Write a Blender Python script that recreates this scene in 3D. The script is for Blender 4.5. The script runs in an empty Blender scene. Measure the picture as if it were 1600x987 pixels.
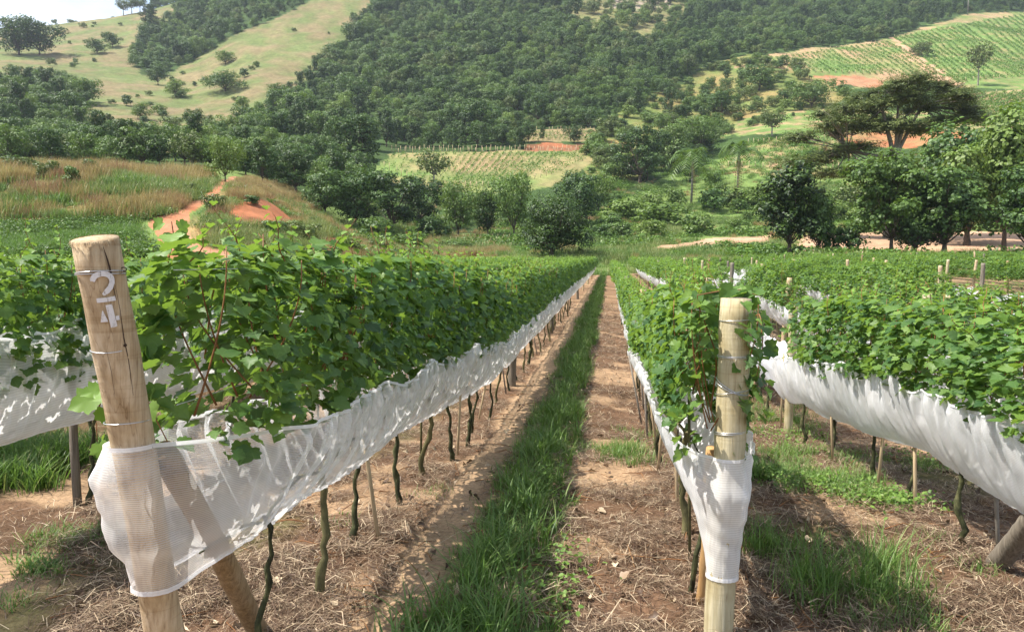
import bpy, math, random
import numpy as np
from math import radians as R, sin, cos, tan, pi, sqrt, atan2

rng = np.random.default_rng(7)
random.seed(7)
SC = bpy.context.scene
COL = SC.collection

# ------------------------------------------------------------------ camera, world, sun, exposure
F = 1180.0
EYE = np.array([0.0, 0.0, 1.6])
PITCH = math.atan(93.5 / F)
YAW = math.atan(151.0 / F)
cd = bpy.data.cameras.new('camera')
cd.sensor_width = 36.0
cd.lens = F / 1600.0 * 36.0
cd.clip_start = 0.05
cd.clip_end = 6000.0
cam = bpy.data.objects.new('camera', cd)
COL.objects.link(cam)
cam.location = EYE
cam.rotation_euler = (pi / 2 - PITCH, 0, YAW)
SC.camera = cam

SUN_EL = R(59)
SUN_AZ = atan2(-0.20, -1.0)          # direction to the sun in the ground plane: left, a little behind
SDIR = np.array([cos(SUN_EL) * cos(SUN_AZ), cos(SUN_EL) * sin(SUN_AZ), sin(SUN_EL)])
world = bpy.data.worlds.new("World")
SC.world = world
world.use_nodes = True
wn = world.node_tree
wn.nodes.clear()
wout = wn.nodes.new('ShaderNodeOutputWorld')
wbg = wn.nodes.new('ShaderNodeBackground')
sky = wn.nodes.new('ShaderNodeTexSky')
sky.sky_type = 'NISHITA'
sky.sun_disc = False
sky.sun_elevation = SUN_EL
sky.sun_rotation = (pi / 2 - SUN_AZ) % (2 * pi)
sky.air_density = 1.0
sky.dust_density = 2.0
sky.altitude = 400
# soft broken cloud laid over the sky by direction
tc = wn.nodes.new('ShaderNodeTexCoord')
mp = wn.nodes.new('ShaderNodeMapping'); mp.inputs['Scale'].default_value = (2.2, 2.2, 6.0)
nz = wn.nodes.new('ShaderNodeTexNoise'); nz.inputs['Scale'].default_value = 1.6; nz.inputs['Detail'].default_value = 7
rp = wn.nodes.new('ShaderNodeValToRGB')
rp.color_ramp.elements[0].position = 0.46; rp.color_ramp.elements[0].color = (0.12, 0.12, 0.12, 1)
rp.color_ramp.elements[1].position = 0.72; rp.color_ramp.elements[1].color = (0.95, 0.95, 0.95, 1)
mxs = wn.nodes.new('ShaderNodeMixRGB')
mxs.inputs['Color2'].default_value = (5.4, 5.7, 6.1, 1)
wn.links.new(tc.outputs['Generated'], mp.inputs['Vector'])
wn.links.new(mp.outputs['Vector'], nz.inputs['Vector'])
wn.links.new(nz.outputs['Fac'], rp.inputs['Fac'])
wn.links.new(rp.outputs['Color'], mxs.inputs['Fac'])
wn.links.new(sky.outputs['Color'], mxs.inputs['Color1'])
wn.links.new(mxs.outputs['Color'], wbg.inputs['Color'])
wbg.inputs['Strength'].default_value = 0.145
wn.links.new(wbg.outputs['Background'], wout.inputs['Surface'])

sl = bpy.data.lights.new('sun', 'SUN')
sl.energy = 5.0
sl.angle = R(0.55)
sl.color = (1.0, 0.95, 0.87)
so = bpy.data.objects.new('sun', sl)
COL.objects.link(so)
so.rotation_euler = (pi / 2 - SUN_EL, 0, SUN_AZ + pi / 2)

SC.view_settings.view_transform = 'Standard'
SC.view_settings.look = 'None'
SC.view_settings.gamma = 1.0
SC.view_settings.use_curve_mapping = False
SC.view_settings.exposure = 0.90
SC.render.engine = 'CYCLES'
cy = SC.cycles
cy.max_bounces = 6
cy.diffuse_bounces = 3
cy.glossy_bounces = 2
cy.transmission_bounces = 4
cy.volume_bounces = 0
cy.transparent_max_bounces = 16
cy.caustics_reflective = False
cy.caustics_refractive = False
cy.sample_clamp_indirect = 4.0
cy.use_adaptive_sampling = True
cy.adaptive_threshold = 0.015
cy.use_denoising = True
try:
    cy.denoiser = 'OPENIMAGEDENOISE'
    cy.denoising_prefilter = 'ACCURATE'
except Exception:
    pass

# ------------------------------------------------------------------ camera mathematics (photo pixels 1600 x 987)
cp, sp = cos(PITCH), sin(PITCH)
FH = np.array([-sin(YAW), cos(YAW)])      # horizontal forward
RH = np.array([cos(YAW), sin(YAW)])       # horizontal right

def ray(px, py):
    a = (px - 800.0) / F
    b = (493.5 - py) / F
    fwd = cp + b * sp
    up = -sp + b * cp
    return np.array([RH[0] * a + FH[0] * fwd, RH[1] * a + FH[1] * fwd, up])

def unproj(px, py, depth):
    """point seen at a photo pixel at a given distance along the row direction's depth"""
    return EYE + ray(px, py) * depth

def project(P):
    P = np.atleast_2d(P) - EYE
    lat = P[:, 0] * RH[0] + P[:, 1] * RH[1]
    fw = P[:, 0] * FH[0] + P[:, 1] * FH[1]
    up = P[:, 2]
    d = fw * cp - up * sp
    u = fw * sp + up * cp
    d = np.where(d > 0.01, d, 0.01)
    return 800 + F * lat / d, 493.5 - F * u / d, d

def polar(x, y):
    lat = x * RH[0] + y * RH[1]
    fw = x * FH[0] + y * FH[1]
    return lat, fw

# ------------------------------------------------------------------ noise
def _h(ix, iy, s):
    n = (ix.astype(np.int64) * 374761393 + iy.astype(np.int64) * 668265263 + s * 974634777) & 0x7fffffff
    n = ((n ^ (n >> 13)) * 1274126177) & 0x7fffffff
    return ((n ^ (n >> 16)) & 0xffff) / 65535.0

def vnoise(x, y, scale=1.0, seed=0, octv=3):
    x = np.asarray(x, float) / scale; y = np.asarray(y, float) / scale
    tot = 0; amp = 1; s = 0
    for o in range(octv):
        ix = np.floor(x); iy = np.floor(y)
        fx = x - ix; fy = y - iy
        fx = fx * fx * (3 - 2 * fx); fy = fy * fy * (3 - 2 * fy)
        a = _h(ix, iy, seed + o); b = _h(ix + 1, iy, seed + o)
        c = _h(ix, iy + 1, seed + o); d = _h(ix + 1, iy + 1, seed + o)
        tot = tot + amp * ((a * (1 - fx) + b * fx) * (1 - fy) + (c * (1 - fx) + d * fx) * fy)
        s += amp; amp *= 0.5; x = x * 2.03 + 11.3; y = y * 2.03 + 5.7
    return tot / s

def sstep(a, b, x):
    t = np.clip((np.asarray(x, float) - a) / (b - a), 0, 1)
    return t * t * (3 - 2 * t)

# ------------------------------------------------------------------ terrain shape
TAB = {
 -300: [(42,452),(50,400),(62,352),(72,275),(100,262),(150,255),(250,205),(330,150),(450,95),(600,48),(700,52),(1200,75)],
 0:   [(42,452),(50,400),(62,352),(72,277),(100,270),(150,257),(220,215),(300,165),(450,90),(600,47),(700,52),(1200,75)],
 200: [(44,450),(50,403),(62,348),(72,278),(100,270),(150,257),(250,205),(350,150),(450,105),(620,30),(720,32),(1200,60)],
 290: [(46,447),(50,403),(57,380),(66,330),(76,300),(92,274),(150,257),(250,215),(350,168),(450,120),(650,7),(760,2),(1200,40)],
 400: [(50,443),(54,410),(60,385),(67,345),(77,296),(86,288),(100,284),(150,262),(250,212),(350,152),(450,92),(600,0),(700,-30),(1200,0)],
 500: [(54,441),(60,408),(64,398),(72,380),(82,372),(100,352),(150,298),(200,258),(300,192),(400,128),(520,40),(650,-40),(1200,0)],
 600: [(60,437),(70,410),(90,397),(110,378),(150,335),(180,305),(200,290),(240,245),(262,235),(300,215),(400,140),(500,60),(600,-10),(700,-60),(1200,-20)],
 700: [(75,430),(85,403),(110,390),(140,360),(180,315),(200,296),(250,241),(268,235),(300,218),(400,130),(500,55),(600,-10),(700,-60),(1200,-20)],
 820: [(75,430),(85,402),(110,389),(140,360),(180,318),(200,298),(250,241),(264,236),(268,224),(305,202),(320,198),(400,133),(500,57),(620,-10),(720,-60),(1200,-20)],
 900: [(75,430),(85,402),(110,388),(140,360),(180,322),(200,300),(250,241),(264,236),(268,224),(300,204),(330,185),(400,135),(500,60),(620,-10),(720,-60),(1200,-20)],
 1000:[(75,430),(85,401),(100,390),(130,370),(160,346),(200,305),(260,240),(300,205),(400,130),(520,50),(620,0),(700,-25),(1200,0)],
 1100:[(72,428),(85,400),(105,385),(130,370),(160,342),(200,300),(250,256),(300,212),(400,130),(480,85),(560,40),(650,0),(750,-35),(1200,0)],
 1200:[(70,425),(82,400),(105,383),(130,367),(160,341),(200,292),(240,240),(260,210),(300,185),(330,165),(380,115),(420,92),(500,65),(600,30),(720,-10),(1200,0)],
 1300:[(68,418),(80,399),(100,385),(130,363),(160,336),(200,285),(250,215),(270,200),(320,160),(360,135),(400,110),(450,82),(520,60),(620,20),(740,-20),(1200,0)],
 1400:[(68,412),(80,398),(100,384),(130,361),(160,333),(200,275),(250,222),(300,180),(340,150),(380,126),(430,92),(500,62),(560,45),(650,10),(760,-20),(1200,0)],
 1500:[(68,408),(80,397),(100,383),(130,360),(160,330),(200,250),(230,212),(260,190),(330,145),(380,120),(450,80),(520,45),(600,25),(700,0),(800,-15),(1200,0)],
 1600:[(68,405),(80,397),(100,383),(130,360),(160,325),(200,242),(230,207),(250,195),(320,145),(380,120),(450,85),(520,60),(620,30),(740,0),(1200,10)],
 2000:[(68,403),(80,396),(100,383),(130,358),(160,325),(200,240),(230,205),(320,145),(450,85),(620,30),(740,0),(1200,10)],
}
XS = sorted(TAB)
LD = np.linspace(math.log(38), math.log(1250), 420)
GX = np.arange(-300, 2001, 12.0)
def _col(tab):
    d = np.log([t[0] for t in tab]); y = np.array([t[1] for t in tab], float)
    return np.interp(LD, d, y)
_cols = np.array([_col(TAB[x]) for x in XS])
G = np.empty((len(GX), len(LD)))
for j in range(len(LD)):
    G[:, j] = np.interp(GX, XS, _cols[:, j])
def _smooth(A, axis, sig):
    k = int(3 * sig) + 1
    w = np.exp(-0.5 * (np.arange(-k, k + 1) / sig) ** 2); w /= w.sum()
    B = np.pad(A, [(k, k) if a == axis else (0, 0) for a in range(2)], mode='edge')
    return np.apply_along_axis(lambda v: np.convolve(v, w, 'valid'), axis, B)
G = _smooth(G, 0, 2.6)
G = _smooth(G, 1, 1.6)
DEX = [-300, 0, 200, 300, 400, 500, 600, 700, 900, 1000, 1200, 1400, 1600, 2000]
DEY = [41, 42, 44, 46, 50, 55, 61, 74, 74, 74, 70, 68, 67, 67]

def field_z(x, y):
    s = sstep(4.2, 9.0, y)
    left = -0.22 * s
    right = -0.34 * s + 0.30 * sstep(12, 23, y) * sstep(0.6, 1.6, x) + 0.58 * sstep(22, 75, y) * sstep(0, 22, x)
    w = sstep(-1.0, 1.2, x)
    z = left * (1 - w) + right * w
    z = z + 0.04 * (vnoise(x, y, 6.0, 5, 2) - 0.5) * sstep(3, 8, y)
    return z

def d_end(u):
    return np.interp(800 + F * np.clip(u, -0.93, 1.0), DEX, DEY)

def terr(x, y):
    x = np.asarray(x, float); y = np.asarray(y, float)
    lat, fw = polar(x, y)
    r = np.hypot(lat, fw) + 1e-6
    ang = np.arctan2(lat, fw)
    angc = np.clip(ang, -0.74, 0.78)
    u = np.tan(angc); d = np.maximum(r * np.cos(angc), 0.1)
    px = 800 + F * u
    fx = np.clip((px - GX[0]) / 12.0, 0, len(GX) - 1.001)
    fd = np.clip((np.log(d) - LD[0]) / (LD[1] - LD[0]), 0, len(LD) - 1.001)
    i = fx.astype(int); j = fd.astype(int); a = fx - i; b = fd - j
    yy = (G[i, j] * (1 - a) + G[i + 1, j] * a) * (1 - b) + (G[i, j + 1] * (1 - a) + G[i + 1, j + 1] * a) * b
    t = (493.5 - yy) / F
    h = d * (t * cp - sp) / (cp + t * sp)
    zt = 1.6 + h
    amp = 5.5 * sstep(110, 420, d)
    zt = zt + amp * (vnoise(x, y, 46, 21, 4) - 0.5) + 0.7 * sstep(70, 110, d) * (vnoise(x, y, 9, 3, 3) - 0.5)
    de = d_end(u)
    w = sstep(de - 3.0, de + 3.0, d)
    z = field_z(x, y) * (1 - w) + zt * w
    back = sstep(1.9, 1.2, np.abs(ang))
    far0 = sstep(30, 60, r)
    return z * (back + (1 - back) * (1 - far0)) + (1 - back) * far0 * (-0.1)

def pix(px, py, dmin=20.0, dmax=1150.0):
    """where the sight line of a photo pixel meets the terrain"""
    v = ray(px, py)
    ts = np.exp(np.linspace(math.log(dmin), math.log(dmax), 900))
    P = EYE[None, :] + ts[:, None] * v[None, :]
    dz = P[:, 2] - terr(P[:, 0], P[:, 1])
    k = np.argmax(dz < 0)
    if dz[k] >= 0:
        return None
    if k == 0:
        return P[0]
    t0, t1 = ts[k - 1], ts[k]
    for _ in range(14):
        tm = 0.5 * (t0 + t1); p = EYE + tm * v
        if p[2] < float(terr(p[0], p[1])): t1 = tm
        else: t0 = tm
    p = EYE + t1 * v
    p[2] = float(terr(p[0], p[1]))
    return p

def on_ground(x, y):
    return np.array([x, y, float(terr(x, y))])

# ------------------------------------------------------------------ materials
MATS = {}
def mat(name):
    m = bpy.data.materials.new(name); m.use_nodes = True
    m.node_tree.nodes.clear()
    MATS[name] = m
    return m, m.node_tree.nodes, m.node_tree.links

def N(nodes, t, **kw):
    n = nodes.new(t)
    for k, v in kw.items():
        if k in n.inputs: n.inputs[k].default_value = v
        else: setattr(n, k, v)
    return n

def ramp(nodes, stops):
    r = nodes.new('ShaderNodeValToRGB')
    el = r.color_ramp.elements
    while len(el) < len(stops): el.new(0.5)
    for e, (p, c) in zip(el, stops):
        e.position = p; e.color = (*c, 1)
    return r

def leaf_mat(name, stops, trans=0.35, tcol=(0.35, 0.55, 0.06), rough=0.5, spec=0.35, objvar=0.25, back=None, veins=False):
    """leaves: colour varies leaf by leaf and a little plant by plant; light shines through"""
    m, n, l = mat(name)
    out = N(n, 'ShaderNodeOutputMaterial')
    geo = N(n, 'ShaderNodeNewGeometry'); oi = N(n, 'ShaderNodeObjectInfo')
    a = N(n, 'ShaderNodeMath', operation='MULTIPLY_ADD'); a.inputs[1].default_value = 1 - objvar; a.inputs[2].default_value = 0
    b = N(n, 'ShaderNodeMath', operation='MULTIPLY_ADD'); b.inputs[1].default_value = objvar
    l.new(geo.outputs['Random Per Island'], a.inputs[0]); l.new(oi.outputs['Random'], b.inputs[0]); l.new(a.outputs[0], b.inputs[2])
    r = ramp(n, stops); l.new(b.outputs[0], r.inputs['Fac'])
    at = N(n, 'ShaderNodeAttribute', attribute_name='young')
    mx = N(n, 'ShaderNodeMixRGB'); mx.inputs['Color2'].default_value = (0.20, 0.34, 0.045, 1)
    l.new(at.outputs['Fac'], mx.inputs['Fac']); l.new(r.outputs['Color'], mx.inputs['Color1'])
    bsdf = N(n, 'ShaderNodeBsdfPrincipled', Roughness=rough)
    bsdf.inputs['Specular IOR Level'].default_value = spec
    col = mx.outputs['Color']
    if veins:
        uv = N(n, 'ShaderNodeUVMap'); sp_ = N(n, 'ShaderNodeSeparateXYZ'); l.new(uv.outputs[0], sp_.inputs[0])
        an = N(n, 'ShaderNodeMath', operation='ARCTAN2'); l.new(sp_.outputs['X'], an.inputs[0]); l.new(sp_.outputs['Y'], an.inputs[1])
        sn = N(n, 'ShaderNodeMath', operation='MULTIPLY'); sn.inputs[1].default_value = pi / 0.66; l.new(an.outputs[0], sn.inputs[0])
        s1 = N(n, 'ShaderNodeMath', operation='SINE'); l.new(sn.outputs[0], s1.inputs[0])
        s2 = N(n, 'ShaderNodeMath', operation='ABSOLUTE'); l.new(s1.outputs[0], s2.inputs[0])
        vr = ramp(n, [(0.0, (0.55, 0.55, 0.55)), (0.16, (0, 0, 0))]); l.new(s2.outputs[0], vr.inputs['Fac'])
        vm = N(n, 'ShaderNodeMixRGB'); vm.inputs['Color2'].default_value = (0.20, 0.30, 0.10, 1)
        l.new(vr.outputs[0], vm.inputs['Fac']); l.new(col, vm.inputs['Color1']); col = vm.outputs['Color']
    if back:
        mb = N(n, 'ShaderNodeMixRGB'); mb.inputs['Color2'].default_value = (*back, 1)
        mb.inputs['Fac'].default_value = 0
        l.new(geo.outputs['Backfacing'], mb.inputs['Fac']); l.new(col, mb.inputs['Color1']); col = mb.outputs['Color']
    l.new(col, bsdf.inputs['Base Color'])
    tr = N(n, 'ShaderNodeBsdfTranslucent')
    tm = N(n, 'ShaderNodeMixRGB', blend_type='MIX'); tm.inputs['Fac'].default_value = 0.6
    tm.inputs['Color2'].default_value = (*tcol, 1)
    l.new(mx.outputs['Color'], tm.inputs['Color1']); l.new(tm.outputs['Color'], tr.inputs['Color'])
    ms = N(n, 'ShaderNodeMixShader'); ms.inputs['Fac'].default_value = trans
    l.new(bsdf.outputs[0], ms.inputs[1]); l.new(tr.outputs[0], ms.inputs[2]); l.new(ms.outputs[0], out.inputs['Surface'])
    return m

def noise_mat(name, stops, scale=8, detail=6, rough=0.85, bump=0.3, bscale=None, stretch=(1, 1, 1), spec=0.2, coords='Object', dist=0.02, island=0.0):
    m, n, l = mat(name)
    out = N(n, 'ShaderNodeOutputMaterial'); tcn = N(n, 'ShaderNodeTexCoord')
    mpn = N(n, 'ShaderNodeMapping'); mpn.inputs['Scale'].default_value = stretch
    l.new(tcn.outputs[coords], mpn.inputs['Vector'])
    no = N(n, 'ShaderNodeTexNoise', Scale=scale, Detail=detail, Roughness=0.62); l.new(mpn.outputs[0], no.inputs['Vector'])
    r = ramp(n, stops)
    if island > 0:
        geo = N(n, 'ShaderNodeNewGeometry')
        mxf = N(n, 'ShaderNodeMath', operation='MULTIPLY_ADD'); mxf.inputs[1].default_value = island; mxf.inputs[2].default_value = 0
        l.new(geo.outputs['Random Per Island'], mxf.inputs[0])
        mm = N(n, 'ShaderNodeMath', operation='MULTIPLY_ADD'); mm.inputs[1].default_value = 1 - island
        l.new(no.outputs['Fac'], mm.inputs[0]); l.new(mxf.outputs[0], mm.inputs[2]); l.new(mm.outputs[0], r.inputs['Fac'])
    else:
        l.new(no.outputs['Fac'], r.inputs['Fac'])
    bsdf = N(n, 'ShaderNodeBsdfPrincipled', Roughness=rough); bsdf.inputs['Specular IOR Level'].default_value = spec
    l.new(r.outputs['Color'], bsdf.inputs['Base Color'])
    if bump:
        n2 = N(n, 'ShaderNodeTexNoise', Scale=bscale or scale * 3, Detail=5); l.new(mpn.outputs[0], n2.inputs['Vector'])
        bp = N(n, 'ShaderNodeBump', Strength=bump, Distance=dist); l.new(n2.outputs['Fac'], bp.inputs['Height'])
        l.new(bp.outputs[0], bsdf.inputs['Normal'])
    l.new(bsdf.outputs[0], out.inputs['Surface'])
    return m

M_vine = leaf_mat('vine_leaves', [(0.0, (0.018, 0.060, 0.020)), (0.35, (0.045, 0.112, 0.024)), (0.7, (0.088, 0.170, 0.034)), (0.965, (0.17, 0.27, 0.05)), (0.985, (0.34, 0.30, 0.06)), (1.0, (0.26, 0.15, 0.05))],
                  trans=0.36, tcol=(0.34, 0.52, 0.05), rough=0.5, spec=0.34, objvar=0.12, back=(0.13, 0.22, 0.09), veins=True)
M_tree = leaf_mat('tree_leaves', [(0.0, (0.020, 0.050, 0.016)), (0.4, (0.048, 0.098, 0.026)), (0.8, (0.090, 0.150, 0.040)), (1.0, (0.15, 0.20, 0.06))], trans=0.22, tcol=(0.16, 0.26, 0.03), objvar=0.78)
M_treeL = leaf_mat('light_tree_leaves', [(0.0, (0.045, 0.090, 0.022)), (0.5, (0.095, 0.155, 0.036)), (1.0, (0.19, 0.25, 0.06))], trans=0.28, tcol=(0.22, 0.34, 0.04), objvar=0.75)
M_treeD = leaf_mat('dark_tree_leaves', [(0.0, (0.012, 0.032, 0.012)), (0.5, (0.028, 0.062, 0.018)), (1.0, (0.065, 0.11, 0.028))], trans=0.18, tcol=(0.12, 0.2, 0.03), objvar=0.3)
M_deep = leaf_mat('deep_green_leaves', [(0.0, (0.006, 0.018, 0.006)), (0.5, (0.015, 0.036, 0.010)), (1.0, (0.042, 0.075, 0.018))], trans=0.15, tcol=(0.12, 0.2, 0.03), objvar=0.2)
M_olive = leaf_mat('olive_tree_leaves', [(0.0, (0.048, 0.070, 0.018)), (0.5, (0.105, 0.135, 0.036)), (1.0, (0.18, 0.205, 0.06))], trans=0.2, tcol=(0.14, 0.2, 0.04), objvar=0.3)
M_grass = leaf_mat('green_grass', [(0.0, (0.055, 0.108, 0.026)), (0.5, (0.108, 0.190, 0.046)), (0.80, (0.18, 0.265, 0.07)), (0.9, (0.30, 0.26, 0.12)), (1.0, (0.42, 0.32, 0.18))], trans=0.3, tcol=(0.22, 0.42, 0.05), objvar=0.15)
M_dry = leaf_mat('dry_grass', [(0.0, (0.16, 0.13, 0.05)), (0.4, (0.33, 0.25, 0.10)), (0.75, (0.48, 0.37, 0.17)), (1.0, (0.24, 0.26, 0.07))], trans=0.25, tcol=(0.5, 0.4, 0.15), objvar=0.4, spec=0.2)
M_straw = leaf_mat('straw', [(0.0, (0.055, 0.028, 0.018)), (0.45, (0.135, 0.088, 0.055)), (0.75, (0.26, 0.18, 0.115)), (1.0, (0.56, 0.45, 0.30))], trans=0.08, tcol=(0.4, 0.3, 0.15), objvar=0.0, spec=0.25)
M_rows = leaf_mat('young_vine_leaves', [(0.0, (0.035, 0.085, 0.02)), (0.5, (0.075, 0.155, 0.035)), (1.0, (0.15, 0.24, 0.05))], trans=0.25, tcol=(0.2, 0.36, 0.05), objvar=0.4)
M_bark = noise_mat('bark', [(0.3, (0.045, 0.032, 0.022)), (0.6, (0.13, 0.10, 0.075)), (0.8, (0.24, 0.20, 0.16))], scale=5, stretch=(3, 3, 0.7), bump=0.6)
M_palebark = noise_mat('pale_bark', [(0.3, (0.12, 0.10, 0.08)), (0.6, (0.30, 0.27, 0.23)), (0.8, (0.42, 0.39, 0.34))], scale=4, stretch=(3, 3, 0.7), bump=0.5)
M_stem = noise_mat('vine_bark', [(0.35, (0.022, 0.020, 0.012)), (0.55, (0.060, 0.065, 0.028)), (0.75, (0.16, 0.15, 0.07))], scale=28, stretch=(1, 1, 0.4), bump=0.9, dist=0.006)
M_greenstem = noise_mat('green_stem', [(0.3, (0.055, 0.050, 0.024)), (0.6, (0.15, 0.135, 0.06)), (0.8, (0.24, 0.21, 0.12))], scale=20, stretch=(1, 1, 0.3), bump=0.5, dist=0.004)
M_cane = noise_mat('cane_bark', [(0.3, (0.12, 0.045, 0.02)), (0.6, (0.27, 0.13, 0.05)), (0.8, (0.36, 0.26, 0.10))], scale=18, stretch=(1, 1, 0.4), bump=0.3, rough=0.5)
M_stake = noise_mat('pale_stake_wood', [(0.3, (0.36, 0.26, 0.15)), (0.7, (0.60, 0.47, 0.30))], scale=14, stretch=(4, 4, 0.3), bump=0.3, dist=0.004)
M_greywood = noise_mat('grey_weathered_wood', [(0.3, (0.10, 0.085, 0.065)), (0.7, (0.27, 0.23, 0.18))], scale=14, stretch=(5, 5, 0.3), bump=0.6, dist=0.006)
M_orangewood = noise_mat('orange_wood', [(0.3, (0.36, 0.20, 0.08)), (0.7, (0.52, 0.33, 0.15))], scale=9, stretch=(5, 5, 0.3), bump=0.3, dist=0.004)

def pine_mat(name, c0, c1, c2, knots=True):
    """sawn and turned pine: long grain streaks, faint lathe rings, stains and drying cracks"""
    m, n, l = mat(name)
    out = N(n, 'ShaderNodeOutputMaterial'); t = N(n, 'ShaderNodeTexCoord')
    m1 = N(n, 'ShaderNodeMapping'); m1.inputs['Scale'].default_value = (38, 38, 1.4); l.new(t.outputs['Object'], m1.inputs[0])
    g = N(n, 'ShaderNodeTexNoise', Scale=1.6, Detail=8, Roughness=0.65); l.new(m1.outputs[0], g.inputs['Vector'])
    r = ramp(n, [(0.3, c0), (0.52, c1), (0.75, c2)]); l.new(g.outputs['Fac'], r.inputs['Fac'])
    m2 = N(n, 'ShaderNodeMapping'); m2.inputs['Scale'].default_value = (3, 3, 4.0); l.new(t.outputs['Object'], m2.inputs[0])
    s = N(n, 'ShaderNodeTexNoise', Scale=2.2, Detail=5); l.new(m2.outputs[0], s.inputs['Vector'])
    sr = ramp(n, [(0.42, (1, 1, 1)), (0.62, (0.80, 0.74, 0.62)), (0.75, (0.62, 0.55, 0.42))]); l.new(s.outputs['Fac'], sr.inputs['Fac'])
    mu = N(n, 'ShaderNodeMixRGB', blend_type='MULTIPLY'); mu.inputs['Fac'].default_value = 0.8
    l.new(r.outputs[0], mu.inputs['Color1']); l.new(sr.outputs[0], mu.inputs['Color2'])
    # lathe rings
    m3 = N(n, 'ShaderNodeMapping'); m3.inputs['Scale'].default_value = (1.5, 1.5, 60); l.new(t.outputs['Object'], m3.inputs[0])
    rg = N(n, 'ShaderNodeTexNoise', Scale=1.0, Detail=3); l.new(m3.outputs[0], rg.inputs['Vector'])
    rr = ramp(n, [(0.28, (0.66, 0.58, 0.46)), (0.40, (1, 1, 1))]); l.new(rg.outputs['Fac'], rr.inputs['Fac'])
    mu2 = N(n, 'ShaderNodeMixRGB', blend_type='MULTIPLY'); mu2.inputs['Fac'].default_value = 0.6
    l.new(mu.outputs[0], mu2.inputs['Color1']); l.new(rr.outputs[0], mu2.inputs['Color2'])
    col = mu2.outputs[0]
    # thin dark vertical hair cracks
    m4 = N(n, 'ShaderNodeMapping'); m4.inputs['Scale'].default_value = (26, 26, 0.9); l.new(t.outputs['Object'], m4.inputs[0])
    cr = N(n, 'ShaderNodeTexNoise', Scale=1.3, Detail=2); l.new(m4.outputs[0], cr.inputs['Vector'])
    crr = ramp(n, [(0.485, (1, 1, 1)), (0.5, (0.35, 0.27, 0.2)), (0.515, (1, 1, 1))]); l.new(cr.outputs['Fac'], crr.inputs['Fac'])
    mu3 = N(n, 'ShaderNodeMixRGB', blend_type='MULTIPLY'); mu3.inputs['Fac'].default_value = 0.55
    l.new(col, mu3.inputs['Color1']); l.new(crr.outputs[0], mu3.inputs['Color2'])
    b = N(n, 'ShaderNodeBsdfPrincipled', Roughness=0.75); b.inputs['Specular IOR Level'].default_value = 0.25
    l.new(mu3.outputs[0], b.inputs['Base Color'])
    bp = N(n, 'ShaderNodeBump', Strength=0.8, Distance=0.006); l.new(g.outputs['Fac'], bp.inputs['Height'])
    bp2 = N(n, 'ShaderNodeBump', Strength=0.5, Distance=0.003); l.new(rg.outputs['Fac'], bp2.inputs['Height']); l.new(bp.outputs[0], bp2.inputs['Normal'])
    l.new(bp2.outputs[0], b.inputs['Normal']); l.new(b.outputs[0], out.inputs['Surface'])
    return m
M_pine = pine_mat('pale_pine', (0.34, 0.24, 0.14), (0.52, 0.40, 0.26), (0.66, 0.54, 0.38))
M_pineG = pine_mat('greenish_treated_pine', (0.33, 0.27, 0.15), (0.47, 0.41, 0.26), (0.60, 0.53, 0.36))
M_pineD = pine_mat('brown_pine', (0.20, 0.13, 0.07), (0.33, 0.23, 0.13), (0.45, 0.33, 0.20))
def plain(name, c, rough=0.6, metal=0.0, spec=0.4):
    m, n, l = mat(name)
    out = N(n, 'ShaderNodeOutputMaterial'); t = N(n, 'ShaderNodeTexCoord')
    no = N(n, 'ShaderNodeTexNoise', Scale=30, Detail=4); l.new(t.outputs['Object'], no.inputs['Vector'])
    r = ramp(n, [(0.3, tuple(v * 0.78 for v in c)), (0.7, c)]); l.new(no.outputs['Fac'], r.inputs['Fac'])
    b = N(n, 'ShaderNodeBsdfPrincipled', Roughness=rough, Metallic=metal); b.inputs['Specular IOR Level'].default_value = spec
    l.new(r.outputs[0], b.inputs['Base Color']); l.new(b.outputs[0], out.inputs['Surface'])
    return m
M_wire = plain('galvanised_wire', (0.62, 0.62, 0.62), 0.35, 0.85)
M_crack = plain('dark_wood_crack', (0.05, 0.03, 0.02), 0.95)
def paint_mat():
    m, n, l = mat('worn_white_paint'); out = N(n, 'ShaderNodeOutputMaterial'); t = N(n, 'ShaderNodeTexCoord')
    mp_ = N(n, 'ShaderNodeMapping'); mp_.inputs['Scale'].default_value = (60, 60, 14); l.new(t.outputs['Object'], mp_.inputs[0])
    a = N(n, 'ShaderNodeTexNoise', Scale=2.0, Detail=6, Roughness=0.7); l.new(mp_.outputs[0], a.inputs['Vector'])
    r = ramp(n, [(0.32, (0.35, 0.35, 0.35)), (0.46, (0.92, 0.92, 0.92))]); l.new(a.outputs['Fac'], r.inputs['Fac'])
    d = N(n, 'ShaderNodeBsdfDiffuse'); d.inputs['Color'].default_value = (0.74, 0.73, 0.74, 1); tp = N(n, 'ShaderNodeBsdfTransparent')
    mx = N(n, 'ShaderNodeMixShader'); l.new(r.outputs[0], mx.inputs['Fac']); l.new(tp.outputs[0], mx.inputs[1]); l.new(d.outputs[0], mx.inputs[2]); l.new(mx.outputs[0], out.inputs['Surface']); return m
M_paint = paint_mat()
M_white = plain('white_painted_wall', (0.78, 0.78, 0.76), 0.7)
M_roof = plain('light_metal_roof', (0.72, 0.74, 0.76), 0.4)
M_rock = noise_mat('rock', [(0.3, (0.22, 0.19, 0.17)), (0.7, (0.45, 0.41, 0.37))], scale=2, bump=0.8, dist=0.2)

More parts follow.
